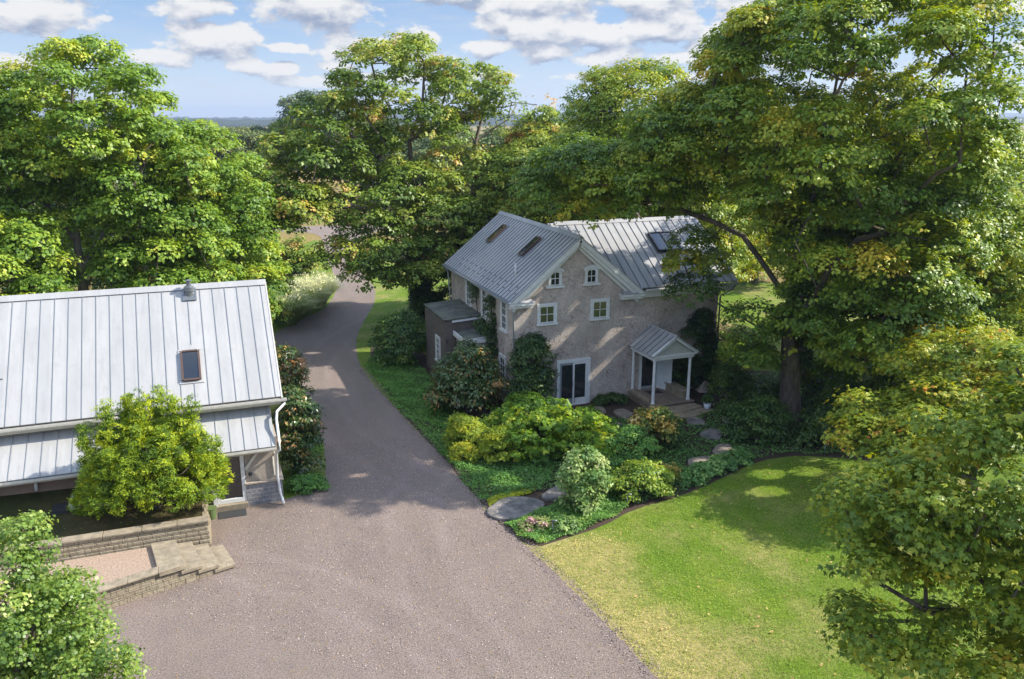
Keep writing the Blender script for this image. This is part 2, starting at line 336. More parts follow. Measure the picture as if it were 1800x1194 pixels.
# ---------------------------------------------------------------- foliage generators (numpy)
def unit(a): return a / np.maximum(np.linalg.norm(a, axis=1, keepdims=True), 1e-6)
def mesh_np(name, V, F4, tint, material, parent=None, nv=4, smooth=False):
    me = bpy.data.meshes.new(name); n = len(V); k = len(F4)
    me.vertices.add(n); me.vertices.foreach_set('co', np.ascontiguousarray(V, dtype=np.float32).ravel())
    me.loops.add(k * nv); me.loops.foreach_set('vertex_index', np.ascontiguousarray(F4, dtype=np.int32).ravel())
    me.polygons.add(k); me.polygons.foreach_set('loop_start', np.arange(0, k * nv, nv, dtype=np.int32))
    if smooth: me.polygons.foreach_set('use_smooth', np.ones(k, dtype=bool))
    me.materials.append(material); me.update(calc_edges=True)
    if tint is not None:
        at = me.attributes.new('tint', 'FLOAT', 'FACE'); at.data.foreach_set('value', np.clip(tint, 0, 1).astype(np.float32))
    o = bpy.data.objects.new(name, me); col.objects.link(o)
    if parent is not None: adopt(o, parent)
    return o
def leaf_geo(P, Nn, T, size, rng, kind='kite'):
    n = len(P); Nn = unit(Nn); T = T - Nn * np.sum(T * Nn, 1, keepdims=True); T = unit(T); B = np.cross(Nn, T); s = size[:, None]
    def kite(T, B, P, s, wd=.42, fold=.14, droop=.15, l=1.0):
        v0 = P - T * s * .08; v1 = P + T * s * .42 * l + B * s * wd + Nn * s * fold
        v2 = P + T * s * l - Nn * s * droop; v3 = P + T * s * .42 * l - B * s * wd + Nn * s * fold
        return np.stack([v0, v1, v2, v3], 1)
    if kind == 'kite': Q = kite(T, B, P, s)
    elif kind == 'round': Q = kite(T, B, P, s, .5, .12, .05, .9)
    elif kind == 'needle': Q = kite(T, B, P, s, .15, .03, .04)
    elif kind == 'lance': Q = kite(T, B, P, s, .26, .08, .25)
    elif kind == 'maple':
        a = .85; T1 = T * math.cos(a) + B * math.sin(a); T2 = T * math.cos(a) - B * math.sin(a)
        Q = np.stack([kite(T, B, P, s, .26, .05), kite(T1, np.cross(Nn, T1), P, s * .86, .24, .08), kite(T2, np.cross(Nn, T2), P, s * .86, .24, .08)], 1).reshape(-1, 4, 3)
    V = Q.reshape(-1, 3); F = np.arange(len(V)).reshape(-1, 4); return V, F, (3 if kind == 'maple' else 1)
SV = np.array(SUN)
GAPS = [(12.6, 30.0, 2.1, 1.6), (11.4, 30.6, 2.0, .9), (15.4, 28.0, 1.4, .7), (9.4, 29.3, .3, .6), (10.2, 27.6, .3, .6), (12, 24.8, 2, .8), (11.6, 62.5, 0, 1.1), (12.4, 66, 0, 1.3), (13, 71, 0, 1.5), (13.2, 76, 0, 1.5), (7.4, 61.8, 2, 1.6), (6.1, 59.5, 2, 1.3), (4.75, 57, 1.9, 1.1), (7.5, 68, 0, 2.2), (9.0, 65, 0, 1.0), (9.9, 43, 2.6, .7), (8.6, 41.5, 0, .7), (8.9, 48.5, 0, .8), (9.8, 31.0, 1.2, .8), (10.6, 29.9, 1.2, .6), (14.0, 33.6, 1.4, .7), (14.6, 29.0, 1.6, .8), (17.3, 28.6, 1.9, .6), (14.6, 25.1, 1.0, .7), (11.5, 35.6, 3.2, .6),
        (14.1, 35.2, 5.0, .26), (13.6, 35.2, 4.5, .22), (18.3, 35.2, 3.4, .26), (15.9, 35.2, 3.6, .3), (19.0, 35.2, 3.9, .35), (17.6, 35.2, 1.6, .3), (14.6, 35.2, 2.9, .25), (18.6, 35.2, 2.0, .3), (16.6, 35.2, 5.3, .25), (19.85, 27.45, 0, .32), (18.1, 26.8, 0, .3), (20.5, 31.0, .1, .3), (21.2, 36.2, 6.7, .4), (20.4, 37.5, 7.5, .35), (24.9, 37.2, 7.4, .45), (24.6, 35.6, 6.3, .35), (20.9, 35.4, 6.1, .3), (22.2, 38.6, 8.2, .3),
        (20.2, 24.9, 0, .6), (19.2, 23.6, 0, .6), (21.8, 24.6, 0, .5), (3.6, 41, 0, .4), (4.2, 46, 0, .45), (5.5, 49, 0, .4), (4.9, 30.5, 0, .28), (6.2, 43.0, 0, .3), (13.9, 43.6, 6.3, .7), (15, 41, 7.2, .5), (14, 38.6, 6.4, .3)]
def clump_leaves(C, Rr, rng, ns, nl, leaf, spr=.30, flat=.62, up=.6, tint_c=None, kind='kite', tvar=.32, axis=None, low=-.28, core=.5):
    """C clump centres, Rr radii: each clump is a cushion of ns sprays, each spray nl leaves"""
    k = len(C); d = rng.normal(size=(k * ns, 3)); d = unit(d); d[:, 2] = np.where(d[:, 2] < low, -d[:, 2], d[:, 2])
    rad = Rr.repeat(ns)[:, None]; sh = rng.uniform(core, 1.0, (k * ns, 1)) ** .6
    sp = C.repeat(ns, 0) + d * rad * sh * np.array([1, 1, flat])
    m = k * ns * nl; dd = rng.normal(size=(m, 3)) * np.array([1, 1, .5]) * spr * .6
    P = sp.repeat(nl, 0) + dd
    Nn = d.repeat(nl, 0) * .65 + np.array([0, 0, up]) + rng.normal(size=(m, 3)) * .28
    T = d.repeat(nl, 0) * .8 + dd / spr * .6 + rng.normal(size=(m, 3)) * .5 + np.array([0, 0, -.25])
    if axis is not None: T = T * .45 + axis; 
    size = leaf * rng.uniform(.7, 1.25, m)
    keep = np.ones(m, bool)
    for gx, gy, gz, gr in GAPS:                       # openings in the canopy that let the sun through
        q = P - np.array([gx, gy, gz]); al = q @ SV; dist = np.linalg.norm(q - al[:, None] * SV, axis=1)
        keep &= ~((al > 3.0) & (dist < gr * (.75 + .5 * rng.random(m))))
    tc = (tint_c if tint_c is not None else np.full(k, .4))
    sprt = rng.normal(size=k * ns) * .13
    tint = tc.repeat(ns * nl) + sprt.repeat(nl) + rng.uniform(-.5, .5, m) * tvar
    V, F, rep = leaf_geo(P[keep], Nn[keep], T[keep], size[keep], rng, kind)
    return V, F, tint[keep].repeat(rep)
def sample_lobes(lobes, rng, dmin, shell=.5):
    pts = []; 
    for (cx, cy, cz, rx, ry, rz, n) in lobes:
        got = 0; tries = 0
        cand = unit(rng.normal(size=(n * 14, 3))) * (rng.uniform(shell, 1, (n * 14, 1)) ** .5) * np.array([rx, ry, rz]) + np.array([cx, cy, cz])
        for c in cand:
            if got >= n: break
            if pts:
                a = np.array(pts[-500:]); 
                if np.min(np.sum((a - c) ** 2, 1)) < dmin * dmin: continue
            pts.append(c); got += 1
    return np.array(pts)
def skeleton(trunks, tips, rng, seg=1.1, bias=.38):
    """grow branches from the trunk polylines to every clump; returns node positions, parents"""
    P = []; par = []; L = []
    for tr in trunks:
        prev = -1
        for i, p in enumerate(tr):
            p = np.array(p, float)
            if i == 0:
                if P:
                    j = int(np.argmin(np.sum((np.array(P) - p) ** 2, 1)))
                    if np.linalg.norm(P[j] - p) < .8: prev = j; continue
                P.append(p); par.append(-1); L.append(0); prev = len(P) - 1; continue
            a = P[prev]; n = max(1, int(np.linalg.norm(p - a) / seg))
            for q in range(1, n + 1):
                x = a + (p - a) * q / n + (rng.normal(size=3) * .05 if q < n else 0)
                P.append(x); par.append(prev); L.append(L[prev] + np.linalg.norm(x - P[prev])); prev = len(P) - 1
    root = P[0]; order = np.argsort(np.linalg.norm(tips - root, axis=1)); tipid = []
    for k in order:
        c = tips[k]; A = np.array(P); d = np.linalg.norm(A - c, axis=1)
        cost = d + bias * np.array(L) * .5 + np.where(A[:, 2] > c[2] + .3, (A[:, 2] - c[2]) * .5, 0)
        lo = min(1.5, (c[2] - root[2]) * .35); cost = np.where(A[:, 2] < root[2] + lo, 1e3 + d, cost)
        j = int(np.argmin(cost)); a = P[j]; dist = d[j]; n = max(1, int(dist / seg)); prev = j
        g = (P[j] - P[par[j]]) if par[j] >= 0 else np.array([0, 0, 1.0]); g = g / (np.linalg.norm(g) + 1e-6)
        for q in range(1, n + 1):
            t_ = q / n; x = a + (c - a) * t_ + (g * .22 * dist + np.array([0, 0, .06 * dist])) * t_ * (1 - t_) * 2 + (rng.normal(size=3) * .09 if q < n else 0)
            P.append(x); par.append(prev); L.append(L[prev] + np.linalg.norm(x - P[prev])); prev = len(P) - 1
        tipid.append(prev)
    return np.array(P), np.array(par), tipid
def wood_mesh(name, P, par, r_base, material, parent, tip=.018, ex=2.3, sides=7, flare=True):
    n = len(P); w_ = np.zeros(n); kids = [0] * n
    for i in range(n):
        if par[i] >= 0: kids[par[i]] += 1
    for i in range(n - 1, -1, -1):
        if kids[i] == 0: w_[i] += tip ** ex
        if par[i] >= 0: w_[par[i]] += w_[i]
    rad = w_ ** (1 / ex); k_ = r_base / max(rad[0], 1e-6); u_ = rad / rad[0]; rad = np.maximum(rad * (1 + (k_ - 1) * u_ ** .6), tip * .7); z0 = P[0][2]
    if flare: rad = rad * (1 + .45 * np.exp(-np.maximum(P[:, 2] - z0, 0) / .5) * (P[:, 2] - z0 < 2))
    V = []; F = []; idx = np.where(par >= 0)[0]
    A = P[par[idx]]; Bp = P[idx]; D = unit(Bp - A); up_ = np.where(np.abs(D[:, 2:3]) < .9, np.array([[0, 0, 1.]]), np.array([[1., 0, 0]]))
    U = unit(np.cross(D, up_)); W = np.cross(D, U); ra = np.minimum(rad[par[idx]], rad[idx] * 1.35); rb = rad[idx]
    ang = np.arange(sides) * 2 * math.pi / sides
    ring = U[:, None, :] * np.cos(ang)[None, :, None] + W[:, None, :] * np.sin(ang)[None, :, None]
    A = A - D * (ra * .35)[:, None]; Bp = Bp + D * (rb * .15)[:, None]
    r1 = A[:, None, :] + ring * ra[:, None, None]; r2 = Bp[:, None, :] + ring * rb[:, None, None]
    V = np.concatenate([r1, r2], 1).reshape(-1, 3); m = len(idx); b0 = (np.arange(m) * 2 * sides)[:, None]
    k = np.arange(sides); k2 = (k + 1) % sides
    F = np.stack([b0 + k, b0 + k2, b0 + sides + k2, b0 + sides + k], -1).reshape(-1, 4)
    return mesh_np(name, V, F, None, material, parent, smooth=True)
def tree(name, label, cat, base, trunks, lobes, leafmat, seed, r_base=.35, cr=1.15, leaf=.17, ns=24, nl=12, tint=.4, tspread=.16,
         accent=.0, kind='kite', bark=None, group=None, dmin=None, shell=.5, spr=.30, flat=.75, up=.6, sides=7, cushion=True, tvar=.30):
    rng = np.random.default_rng(seed); root = empty(name, base, label, cat, group)
    core = .5
    if cushion:                                   # fewer, fuller leaf cushions with dark gaps between them
        lobes = [tuple(l[:6]) + (max(4, int(l[6] * .60)),) for l in lobes]; ns = int(ns * 2.1); shell = max(shell, .62); dmin = cr * 1.08; cr = cr * 1.12; leaf = leaf * .99; core = .62; spr = spr * .85
    tips = sample_lobes(lobes, rng, dmin or cr * .85, shell)
    P, par, _ = skeleton(trunks, tips, rng)
    wood_mesh('trunk', P, par, r_base, bark or M_BARK, root, sides=sides)
    tc = tint + rng.normal(size=len(tips)) * tspread; 
    zr = (tips[:, 2] - tips[:, 2].min()) / (np.ptp(tips[:, 2]) + .01)
    if accent: tc = tc + np.where(rng.random(len(tips)) < accent, .38, 0)
    rr = cr * rng.uniform(.7, 1.2, len(tips))
    V, F, ti = clump_leaves(tips, rr, rng, ns, nl, leaf, spr, flat, up, tc, kind, tvar, core=core)
    mesh_np('crown', V, F, ti, leafmat, root)
    return root
def bush(name, label, base, rx, ry, h, leafmat, seed, n=26, cr=.32, leaf=.09, ns=14, nl=8, tint=.4, tspread=.15, kind='kite', group=None,
         z0=None, shell=.75, cat='shrub', flat=.8, up=.5, axis=None, shape='dome', accent=0, spr=None, tvar=.5, stem=True, low=-.3):
    rng = np.random.default_rng(seed); root = empty(name, base, label, cat, group); bx, by, bz = base
    d = unit(rng.normal(size=(n * 3, 3))); d = d[:n * 2] if False else d
    d[:, 2] = np.abs(d[:, 2]); d = d[:n]
    rad = rng.uniform(shell, 1, (n, 1))
    if shape == 'dome': C = np.array([bx, by, bz + h * .12]) + d * rad * np.array([rx, ry, h * .88]) * .86
    elif shape == 'cone':
        u_ = rng.uniform(0, 1, n) ** 1.4; a = rng.uniform(0, 6.283, n); rr_ = (1 - u_ * .88) * rng.uniform(.6, 1, n)
        C = np.stack([bx + np.cos(a) * rr_ * rx * .85, by + np.sin(a) * rr_ * ry * .85, bz + h * (.08 + .86 * u_)], 1)
    elif shape == 'column':
        u_ = rng.uniform(0, 1, n); a = rng.uniform(0, 6.283, n); rr_ = np.minimum(1, (1.06 - u_) * 3.2) ** .6 * rng.uniform(.55, 1, n) * (.75 + .25 * np.sin(u_ * 3))
        C = np.stack([bx + np.cos(a) * rr_ * rx * .82, by + np.sin(a) * rr_ * ry * .82, bz + h * (.05 + .88 * u_)], 1)
    tc = tint + rng.normal(size=n) * tspread
    if accent: tc += np.where(rng.random(n) < accent, .4, 0)
    V, F, ti = clump_leaves(C, cr * rng.uniform(.7, 1.25, n), rng, ns, nl, leaf, spr or cr * .4, flat, up, tc, kind, tvar, axis, low=low)
    V[:, 2] = np.maximum(V[:, 2], bz + .01)
    mesh_np('foliage', V, F, ti, leafmat, root)
    if stem:
        P, par, _ = skeleton([[(bx, by, bz - .05), (bx, by, bz + h * .22)]], C, rng, seg=.4, bias=.2)
        wood_mesh('stem', P, par, max(.03, h * .03), M_BARK, root, tip=.006, sides=5)
    return root
def poly_mesh(name, pts, z, material, kind='structure', sub=0):
    me = bpy.data.meshes.new(name); me.from_pydata([(x, y, z) for x, y in pts], [], [tuple(range(len(pts)))])
    me.materials.append(material); me.update(); o = bpy.data.objects.new(name, me); col.objects.link(o)
    if me.polygons[0].normal.z < 0: me.flip_normals()
    o['kind'] = kind; return o
def inside(px, py, poly):
    r = np.zeros(len(px), bool); n = len(poly); j = n - 1
    for i in range(n):
        xi, yi = poly[i]; xj, yj = poly[j]
        c = ((yi > py) != (yj > py)) & (px < (xj - xi) * (py - yi) / (yj - yi + 1e-12) + xi); r ^= c; j = i
    return r
def smooth_poly(pts, it=2):
    for _ in range(it):
        q = []
        for i in range(len(pts)):
            a = pts[i]; b_ = pts[(i + 1) % len(pts)]
            q += [(a[0] * .75 + b_[0] * .25, a[1] * .75 + b_[1] * .25), (a[0] * .25 + b_[0] * .75, a[1] * .25 + b_[1] * .75)]
        pts = q
    return pts
def spoly(n, seed, cx, cy, rx, ry, rot=0, jit=.12):
    rg = random.Random(seed); o = []
    for i in range(n):
        a = 2 * math.pi * i / n; k = 1 + rg.uniform(-jit, jit); x = math.cos(a) * rx * k; y = math.sin(a) * ry * k
        o.append((cx + x * math.cos(rot) - y * math.sin(rot), cy + x * math.sin(rot) + y * math.cos(rot)))
    return o

# ================================================================ THE GROUND
poly_mesh('ground', [(-6000, -300), (6000, -300), (6000, 6000), (-6000, 6000)], -.012, M_FIELD)
lawn = smooth_poly([(-30, 4), (55, -4), (62, 30), (50, 48), (36, 75), (16, 78), (13.5, 100), (9, 92), (-2, 66), (-40, 60)], 2)
poly_mesh('lawn', lawn, -.004, M_LAWN)
drive = [(-14, 2), (8.6, 9), (9.75, 13), (9.82, 15.6), (9.52, 19.3), (9.1, 22.9), (8.72, 25.1), (8.6, 28), (8.55, 31.3), (8.2, 34.5), (8.0, 38.4), (7.65, 42), (7.7, 46),
         (8.4, 51), (9.7, 55.5), (11.35, 60.2), (12.5, 64.5), (13.1, 69), (13.55, 79), (14.6, 88), (17.5, 98), (22, 104), (30, 107), (30, 110.5), (21, 110), (9.5, 110), (-5, 112), (-5, 108.3), (8, 106.2), (12.6, 104),
         (13, 98), (11.8, 88), (10.9, 78.5), (10.4, 70), (9.2, 65), (7.8, 60.6), (5.8, 58), (3.6, 54.5), (2.2, 50), (1.95, 45), (2.6, 41), (4.1, 37), (4.0, 33), (3.5, 30.3), (2.2, 29.3), (-.6, 29.3), (-.6, 26.3), (.05, 24.9),
         (-3.3, 23.8), (-8, 22.2), (-14, 20)]
drive = [((-3.3, 25.2) if p == (-3.3, 23.8) else p) for p in drive]; i0 = drive.index((-.6, 26.3)); drive[i0 - 1:i0 + 3] = [(-1.2, 29.3), (-3.3, 27.0)]
def rough(pts, step, amp, seed):
    rg_ = random.Random(seed); q = []
    for i in range(len(pts)):
        a = Vector(pts[i]); b_ = Vector(pts[(i + 1) % len(pts)]); n = max(1, int((b_ - a).length / step)) if a.y < 60 else 4; d = (b_ - a).normalized(); nn_ = Vector((-d.y, d.x))
        for k in range(n): p = a + (b_ - a) * k / n + nn_ * rg_.uniform(-amp, amp); q.append((p.x, p.y))
    return q
poly_mesh('gravel_driveway', rough(smooth_poly(drive, 1), .14, .045, 5), .004, M_GRAVEL)
bed = smooth_poly([(8.75, 25.0), (8.95, 23.6), (9.35, 22.75), (10.3, 22.95), (12.1, 23.3), (13.7, 24.1), (16.1, 24.45), (18.5, 25.3), (20.6, 26.15), (22.5, 26.1), (24.2, 25.2), (26, 23.8), (31, 24), (33, 30), (30, 36), (25.5, 38), (24.2, 44),
                   (12, 44), (11.5, 50), (9.2, 50), (8.3, 45.5), (8.0, 38.6), (8.5, 31.5), (8.65, 28)], 1)
poly_mesh('garden_bed', bed, .002, M_SOIL)

def scatter(name, poly, n, leafmat, seed, leaf, zfun, label, tint=.4, kind='kite', tvar=.5, avoid=(), nz=1.3, tf=None, aspect=None):
    rng = np.random.default_rng(seed); p = np.array(poly); x0, y0 = p.min(0); x1, y1 = p.max(0)
    X = rng.uniform(x0, x1, n * 4); Y = rng.uniform(y0, y1, n * 4); ok = inside(X, Y, poly)
    for a in avoid:
        if len(a) == 4 and not isinstance(a[0], tuple): ok &= ((X - a[0]) / a[2]) ** 2 + ((Y - a[1]) / a[3]) ** 2 > 1
    X = X[ok][:n]; Y = Y[ok][:n]; m = len(X)
    Z = zfun(X, Y) * rng.uniform(.25, 1, m) ** .5
    P = np.stack([X, Y, Z], 1); Nn = rng.normal(size=(m, 3)) * .5 + np.array([0, 0, nz]); T = rng.normal(size=(m, 3)) + np.array([0, 0, .3])
    V, F, rep = leaf_geo(P, Nn, T, leaf * rng.uniform(.6, 1.3, m), rng, kind)
    ti = tint + rng.uniform(-.5, .5, m) * tvar
    if tf is not None: ti = ti + tf(X, Y)
    o = mesh_np(name, V, F, ti.repeat(rep), leafmat); tag(o, label, name.replace('_', ' '), kind='stuff'); return o
def lump(X, Y, a, s, ph=0): return a * (.55 + .45 * np.sin(X * s + ph + 1.3 * np.sin(Y * s * .7)) * np.sin(Y * s * 1.1 + ph * 2 + np.sin(X * s * .6)))
STONES = [(9.7, 25.55, 1.05, .82), (11.75, 26.1, .8, .5), (18.2, 26.8, .68, .36), (19.85, 27.45, .66, .42), (20.4, 29.1, .72, .5), (20.6, 30.7, .6, .45), (17.0, 33.6, .65, .38), (18.0, 32.9, .6, .42), (22.3, 30.3, .6, .4), (16.9, 31.9, .5, .35)]
gc_a = [(8.52, 31.6), (8.6, 28), (8.72, 26.7), (9.7, 26.6), (11.5, 27), (12.6, 28.5), (11.5, 31), (9.5, 33.5), (8.3, 38), (8.1, 44), (9.2, 48.5), (11.0, 48), (10.8, 41), (11, 36), (10, 33)]
av = [(x, y, rx, ry) for x, y, rx, ry in STONES]
scatter('juniper_carpet', gc_a, 30000, L_CARPET, 5, .085, lambda X, Y: lump(X, Y, .38, 2.1), 'feathery green juniper carpet hugging the curved driveway edge', .45, 'lance', avoid=av)
gc_b = [(8.95, 24.7), (9.1, 23.5), (9.5, 22.9), (10.4, 23.05), (12.1, 23.45), (13.6, 24.2), (13.9, 25.2), (12.8, 25.6), (11, 25.2)]
scatter('mixed_ground_cover', gc_b, 15000, L_CARPET, 6, .075, lambda X, Y: lump(X, Y, .34, 3.0, 1), 'low green creeping plants at the pointed tip of the garden bed', .5, 'lance', avoid=av,
        tf=lambda X, Y: .35 * (np.sin(X * 5) * np.sin(Y * 4 + 1) > .55))
gc_c = [(13.9, 24.4), (16.1, 24.6), (18.5, 25.45), (20.6, 26.3), (22.5, 26.2), (24.2, 25.4), (26, 24.2), (31, 24.4), (33, 30), (30, 36), (25, 36), (24.6, 33.6), (22.2, 32.2), (21.5, 31.6), (19.2, 31.6), (15, 34.6), (13, 34.6), (12.6, 30), (13, 26)]
scatter('shady_ground_cover', gc_c, 36000, L_HOSTA, 7, .085, lambda X, Y: lump(X, Y, .22, 2.4, 2), 'shaded low green ground cover around the stepping stones', .45, 'kite', avoid=av)
scatter('bed_filler', [(9.6, 26.8), (13, 26.2), (14.2, 26.3), (15.8, 26.6), (17, 26), (19, 27), (16, 34.4), (12, 34), (11, 33), (9, 33.5), (9.0, 29)], 16000, L_HOSTA, 17, .085, lambda X, Y: lump(X, Y, .25, 2.7, 3), 'small leafy plants filling the shade between the garden shrubs', .5, avoid=av)
scatter('juniper_carpet', [(8.55, 31), (9.6, 31.5), (10.0, 35), (9.9, 40), (9.6, 44), (8.6, 47), (7.9, 45), (8.02, 38), (8.3, 34.5)], 12000, L_CARPET, 18, .085, lambda X, Y: lump(X, Y, .3, 2.3, .5), 'low green carpet strip between the magnolia shrub and the drive', .55, 'lance')
gc_d = [(8.95, 26.55), (8.8, 25.6), (9.2, 26.35), (10.6, 26.5), (11.0, 26.8), (10, 27.0)]
scatter('golden_ground_cover', gc_d, 2500, L_CHART, 8, .06, lambda X, Y: X * 0 + .10, 'yellow creeping plants between gravel and the round entrance stone', .7, 'kite', avoid=av)
# lawn blades, fallen leaves
lawn_near = [(9.9, 12), (9.75, 19.5), (9.3, 22.6), (12.1, 23.1), (13.8, 23.9), (16.2, 24.25), (20.7, 25.9), (24, 25), (26, 23), (24, 10)]
scatter('grass_blades', lawn_near, 120000, L_TUFT, 9, .055, lambda X, Y: X * 0 + .035, 'short mown grass blades of the sunny front lawn', .30, 'needle', tvar=.6, nz=.4,
        tf=lambda X, Y: .42 / (1 + np.exp((X - 10.9 - .22 * (Y - 14)+ .5*np.sin(Y*1.3)) * 1.8)) + .17 * np.sin(X * 1.1 + 2) * np.sin(Y * .9 + X * .5))
scatter('fallen_leaves', lawn_near, 420, L_DRY, 10, .075, lambda X, Y: X * 0 + .06, 'scattered dry fallen leaves on the front lawn', .5, nz=2)
scatter('drive_leaves', [(-3, 23), (9, 14), (8.8, 26), (7.8, 40), (8, 50), (13, 70), (13, 78), (11.2, 78), (3, 50), (4, 34), (0, 26)], 700, L_DRY, 12, .05, lambda X, Y: X * 0 + .015, 'scattered dry leaves and twigs on the gravel driveway', .35, nz=2)

M_PBL = m_leaf('loose_pebbles', [(0, (.06, .045, .042)), (.5, (.13, .10, .09)), (1, (.24, .19, .165))], .9, 0)
edge = [(9.4, 13), (10.1, 13), (10.15, 15.6), (9.85, 19.3), (9.45, 22.8), (8.95, 25.3), (8.9, 28), (8.8, 31.3), (8.3, 38), (8.0, 45), (7.4, 45), (7.8, 38), (8.3, 31), (8.5, 25), (8.9, 22.6), (9.2, 19.3), (9.45, 15.6)]
scatter('loose_gravel', edge, 9000, M_PBL, 14, .04, lambda X, Y: X * 0 + .018, 'loose pebbles spilled along the driveway edge', .5, nz=1)
scatter('coarse_gravel', [(-3, 24.2), (9.6, 12), (9.0, 24), (8.0, 34), (4.2, 34), (2, 29), (-.6, 27)], 16000, M_PBL, 15, .035, lambda X, Y: X * 0 + .016, 'coarser stones lying loose on the gravel forecourt', .55, nz=1, tvar=.9)
# raised bank beside the barn
bank = MB(); xs = [-16, -8, -4.2, -.9]
def bz(x, y):
    f = (y - 26.55) / (29.4 - 26.55); zl = {-16: (.75, 1.6), -8: (.75, 1.6), -4.2: (.82, 1.5), -.9: (.98, 1.12)}[x]; return zl[0] + (zl[1] - zl[0]) * f
gv = [(x, y, bz(x, y)) for y in (26.62, 28, 29.5) for x in xs]; 
bank.add(gv, [(r * 4 + c, r * 4 + c + 1, (r + 1) * 4 + c + 1, (r + 1) * 4 + c) for r in range(2) for c in range(3)])
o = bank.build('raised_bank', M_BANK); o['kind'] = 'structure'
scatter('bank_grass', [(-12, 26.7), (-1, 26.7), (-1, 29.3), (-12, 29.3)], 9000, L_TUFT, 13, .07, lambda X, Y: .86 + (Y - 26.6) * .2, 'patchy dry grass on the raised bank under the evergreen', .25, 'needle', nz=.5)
# ================================================================ RETAINING WALLS AND STEPS
wr = empty('retaining_wall', (-2, 26.5, 0), 'tall tan block retaining wall holding the bank below the barn', 'retaining wall')
rg = random.Random(4)
def block_wall(mb, x0, x1, yf, z0, z1, rows, bw=.42, depth=.28, batter=.03, ydir=True, jit=.012):
    h = (z1 - z0) / rows
    for r in range(rows):
        x = x0 - (bw / 2 if r % 2 else 0)
        while x < x1:
            a = max(x, x0); b_ = min(x + bw * rg.uniform(.9, 1.1), x1); j = rg.uniform(0, jit) 
            if b_ - a > .05: mb.box(a + .004, b_ - .004, yf + r * batter - j, yf + depth + r * batter, z0 + r * h + .004, z0 + (r + 1) * h - .006)
            x = b_ if b_ > a else x + bw
wb = MB(); block_wall(wb, -12, -.72, 26.30, -.02, .98, 7)
wb.build('block_face', M_BLOCKT, wr, bevel=.012)
sb = MB()
for r in range(7):
    h = .1428; y = 26.62
    while y < 29.2: sb.box(-.98, -.70 - r * .025, y, y + .38, -.02 + r * h, -.02 + (r + 1) * h - .008); y += .385
sb.build('end_return', M_BLOCKT, wr, bevel=.012)
cp = MB(); x = -12
while x < -.75:
    L_ = rg.uniform(.8, 1.2); x2 = min(x + L_, -.70); hz = .0
    cp.box(x, x2 - .012, 26.44 - rg.uniform(0, .02), 26.82, .985, 1.055 + rg.uniform(0, .012)); x = x2
cp.build('capstones', M_STEP, wr, bevel=.015)
lw = empty('planter_wall', (-3, 25, 0), 'low tan block wall with flat coping beside the gravel drive', 'garden wall')
pw = MB()
def obl(x): return 24.92 + (x + .1) * .315
for r in range(4):
    x = -7.5 - (.2 if r % 2 else 0); top = [.18, .33, .48, .62][r]; bot = [-.02, .18, .33, .48][r]; xe = [-.15, -.62, -1.07, -1.52][r]
    while x < xe - .05:
        x2 = min(x + .4, xe); y = obl(x)+ r * .02
        pw.prism([(x + .004, y, bot + .004), (x2 - .004, obl(x2)+ r * .02, bot + .004), (x2 - .004, obl(x2) + .26, bot + .004), (x + .004, y + .26, bot + .004)], (0, 0, top - bot - .01)); x = x2
pw.build('block_face', M_BLOCKT, lw, bevel=.01)
cc_ = MB(); x = -7.5
while x < -1.55:
    x2 = min(x + rg.uniform(.7, 1.1), -1.5); cc_.prism([(x, obl(x) - .05, .625), (x2 - .01, obl(x2) - .05, .625), (x2 - .01, obl(x2) + .36, .625), (x, obl(x) + .36, .625)], (0, 0, .06)); x = x2
cc_.build('coping', M_STEP, lw, bevel=.012)
stp = empty('stone_steps', (-.9, 25.5, 0), 'flight of four wide tan stone slab steps between the two block walls', 'steps')
for i in range(4):
    xa = -.02 - i * .47; s_ = MB(); z = .05 + i * .155; ww = .62 if i < 3 else .75
    pts = [(xa - ww, obl(xa - ww) - .04, z), (xa, obl(xa) - .05, z), (xa - .33, 26.3, z), (xa - .33 - ww, 26.3, z)]
    s_.prism(pts, (0, 0, .115)); s_.build('step', M_STEP, stp, bevel=.015)
pg = poly_mesh('pebble_planter', [(-7.6, 22.6), (-1.95, 24.5), (-2.3, 26.32), (-7.6, 26.32)], .50, M_PEB)

# ================================================================ BARN
barn = empty('barn', (-3, 31, 0), 'low stucco barn with a huge pale standing seam metal roof on the left', 'barn')
def roof_panel(mb, pts, eave, upv, spacing, th=.07, rib=(.035, .045), start=0.0, mi=0, ms=1):
    """pts convex planar polygon; seams run along upv, spaced along eave"""
    pts = [Vector(p) for p in pts]; e = Vector(eave).normalized(); u = Vector(upv).normalized(); n = e.cross(u)
    if n.z < 0: n = -n
    mb.prism([p - n * th for p in pts], n * th, mi)
    o = pts[0]; uv = [((p - o).dot(e), (p - o).dot(u)) for p in pts]; lo = min(a for a, _ in uv); hi = max(a for a, _ in uv); x = lo + start + .02
    while x < hi - .01:
        ys = []
        for i in range(len(uv)):
            a, b_ = uv[i], uv[(i + 1) % len(uv)]
            if (a[0] - x) * (b_[0] - x) < 0: ys.append(a[1] + (b_[1] - a[1]) * (x - a[0]) / (b_[0] - a[0]))
        if len(ys) >= 2:
            y0, y1 = min(ys) + .01, max(ys) - .03
            if y1 - y0 > .1: mb.beam(o + e * x + u * y0 + n * (rib[1] / 2 + .001), o + e * x + u * y1 + n * (rib[1] / 2 + .001), rib[0], rib[1], n, ms)
        x += spacing
BX0 = -16.0
bw_ = MB()
bw_.prism([(BX0, 29.5, 1.0), (-1.05, 29.5, 1.0), (-1.05, 29.5, 2.1), (BX0, 29.5, 2.1)], (0, .2, 0))
bw_.build('wall', M_REDW, barn)
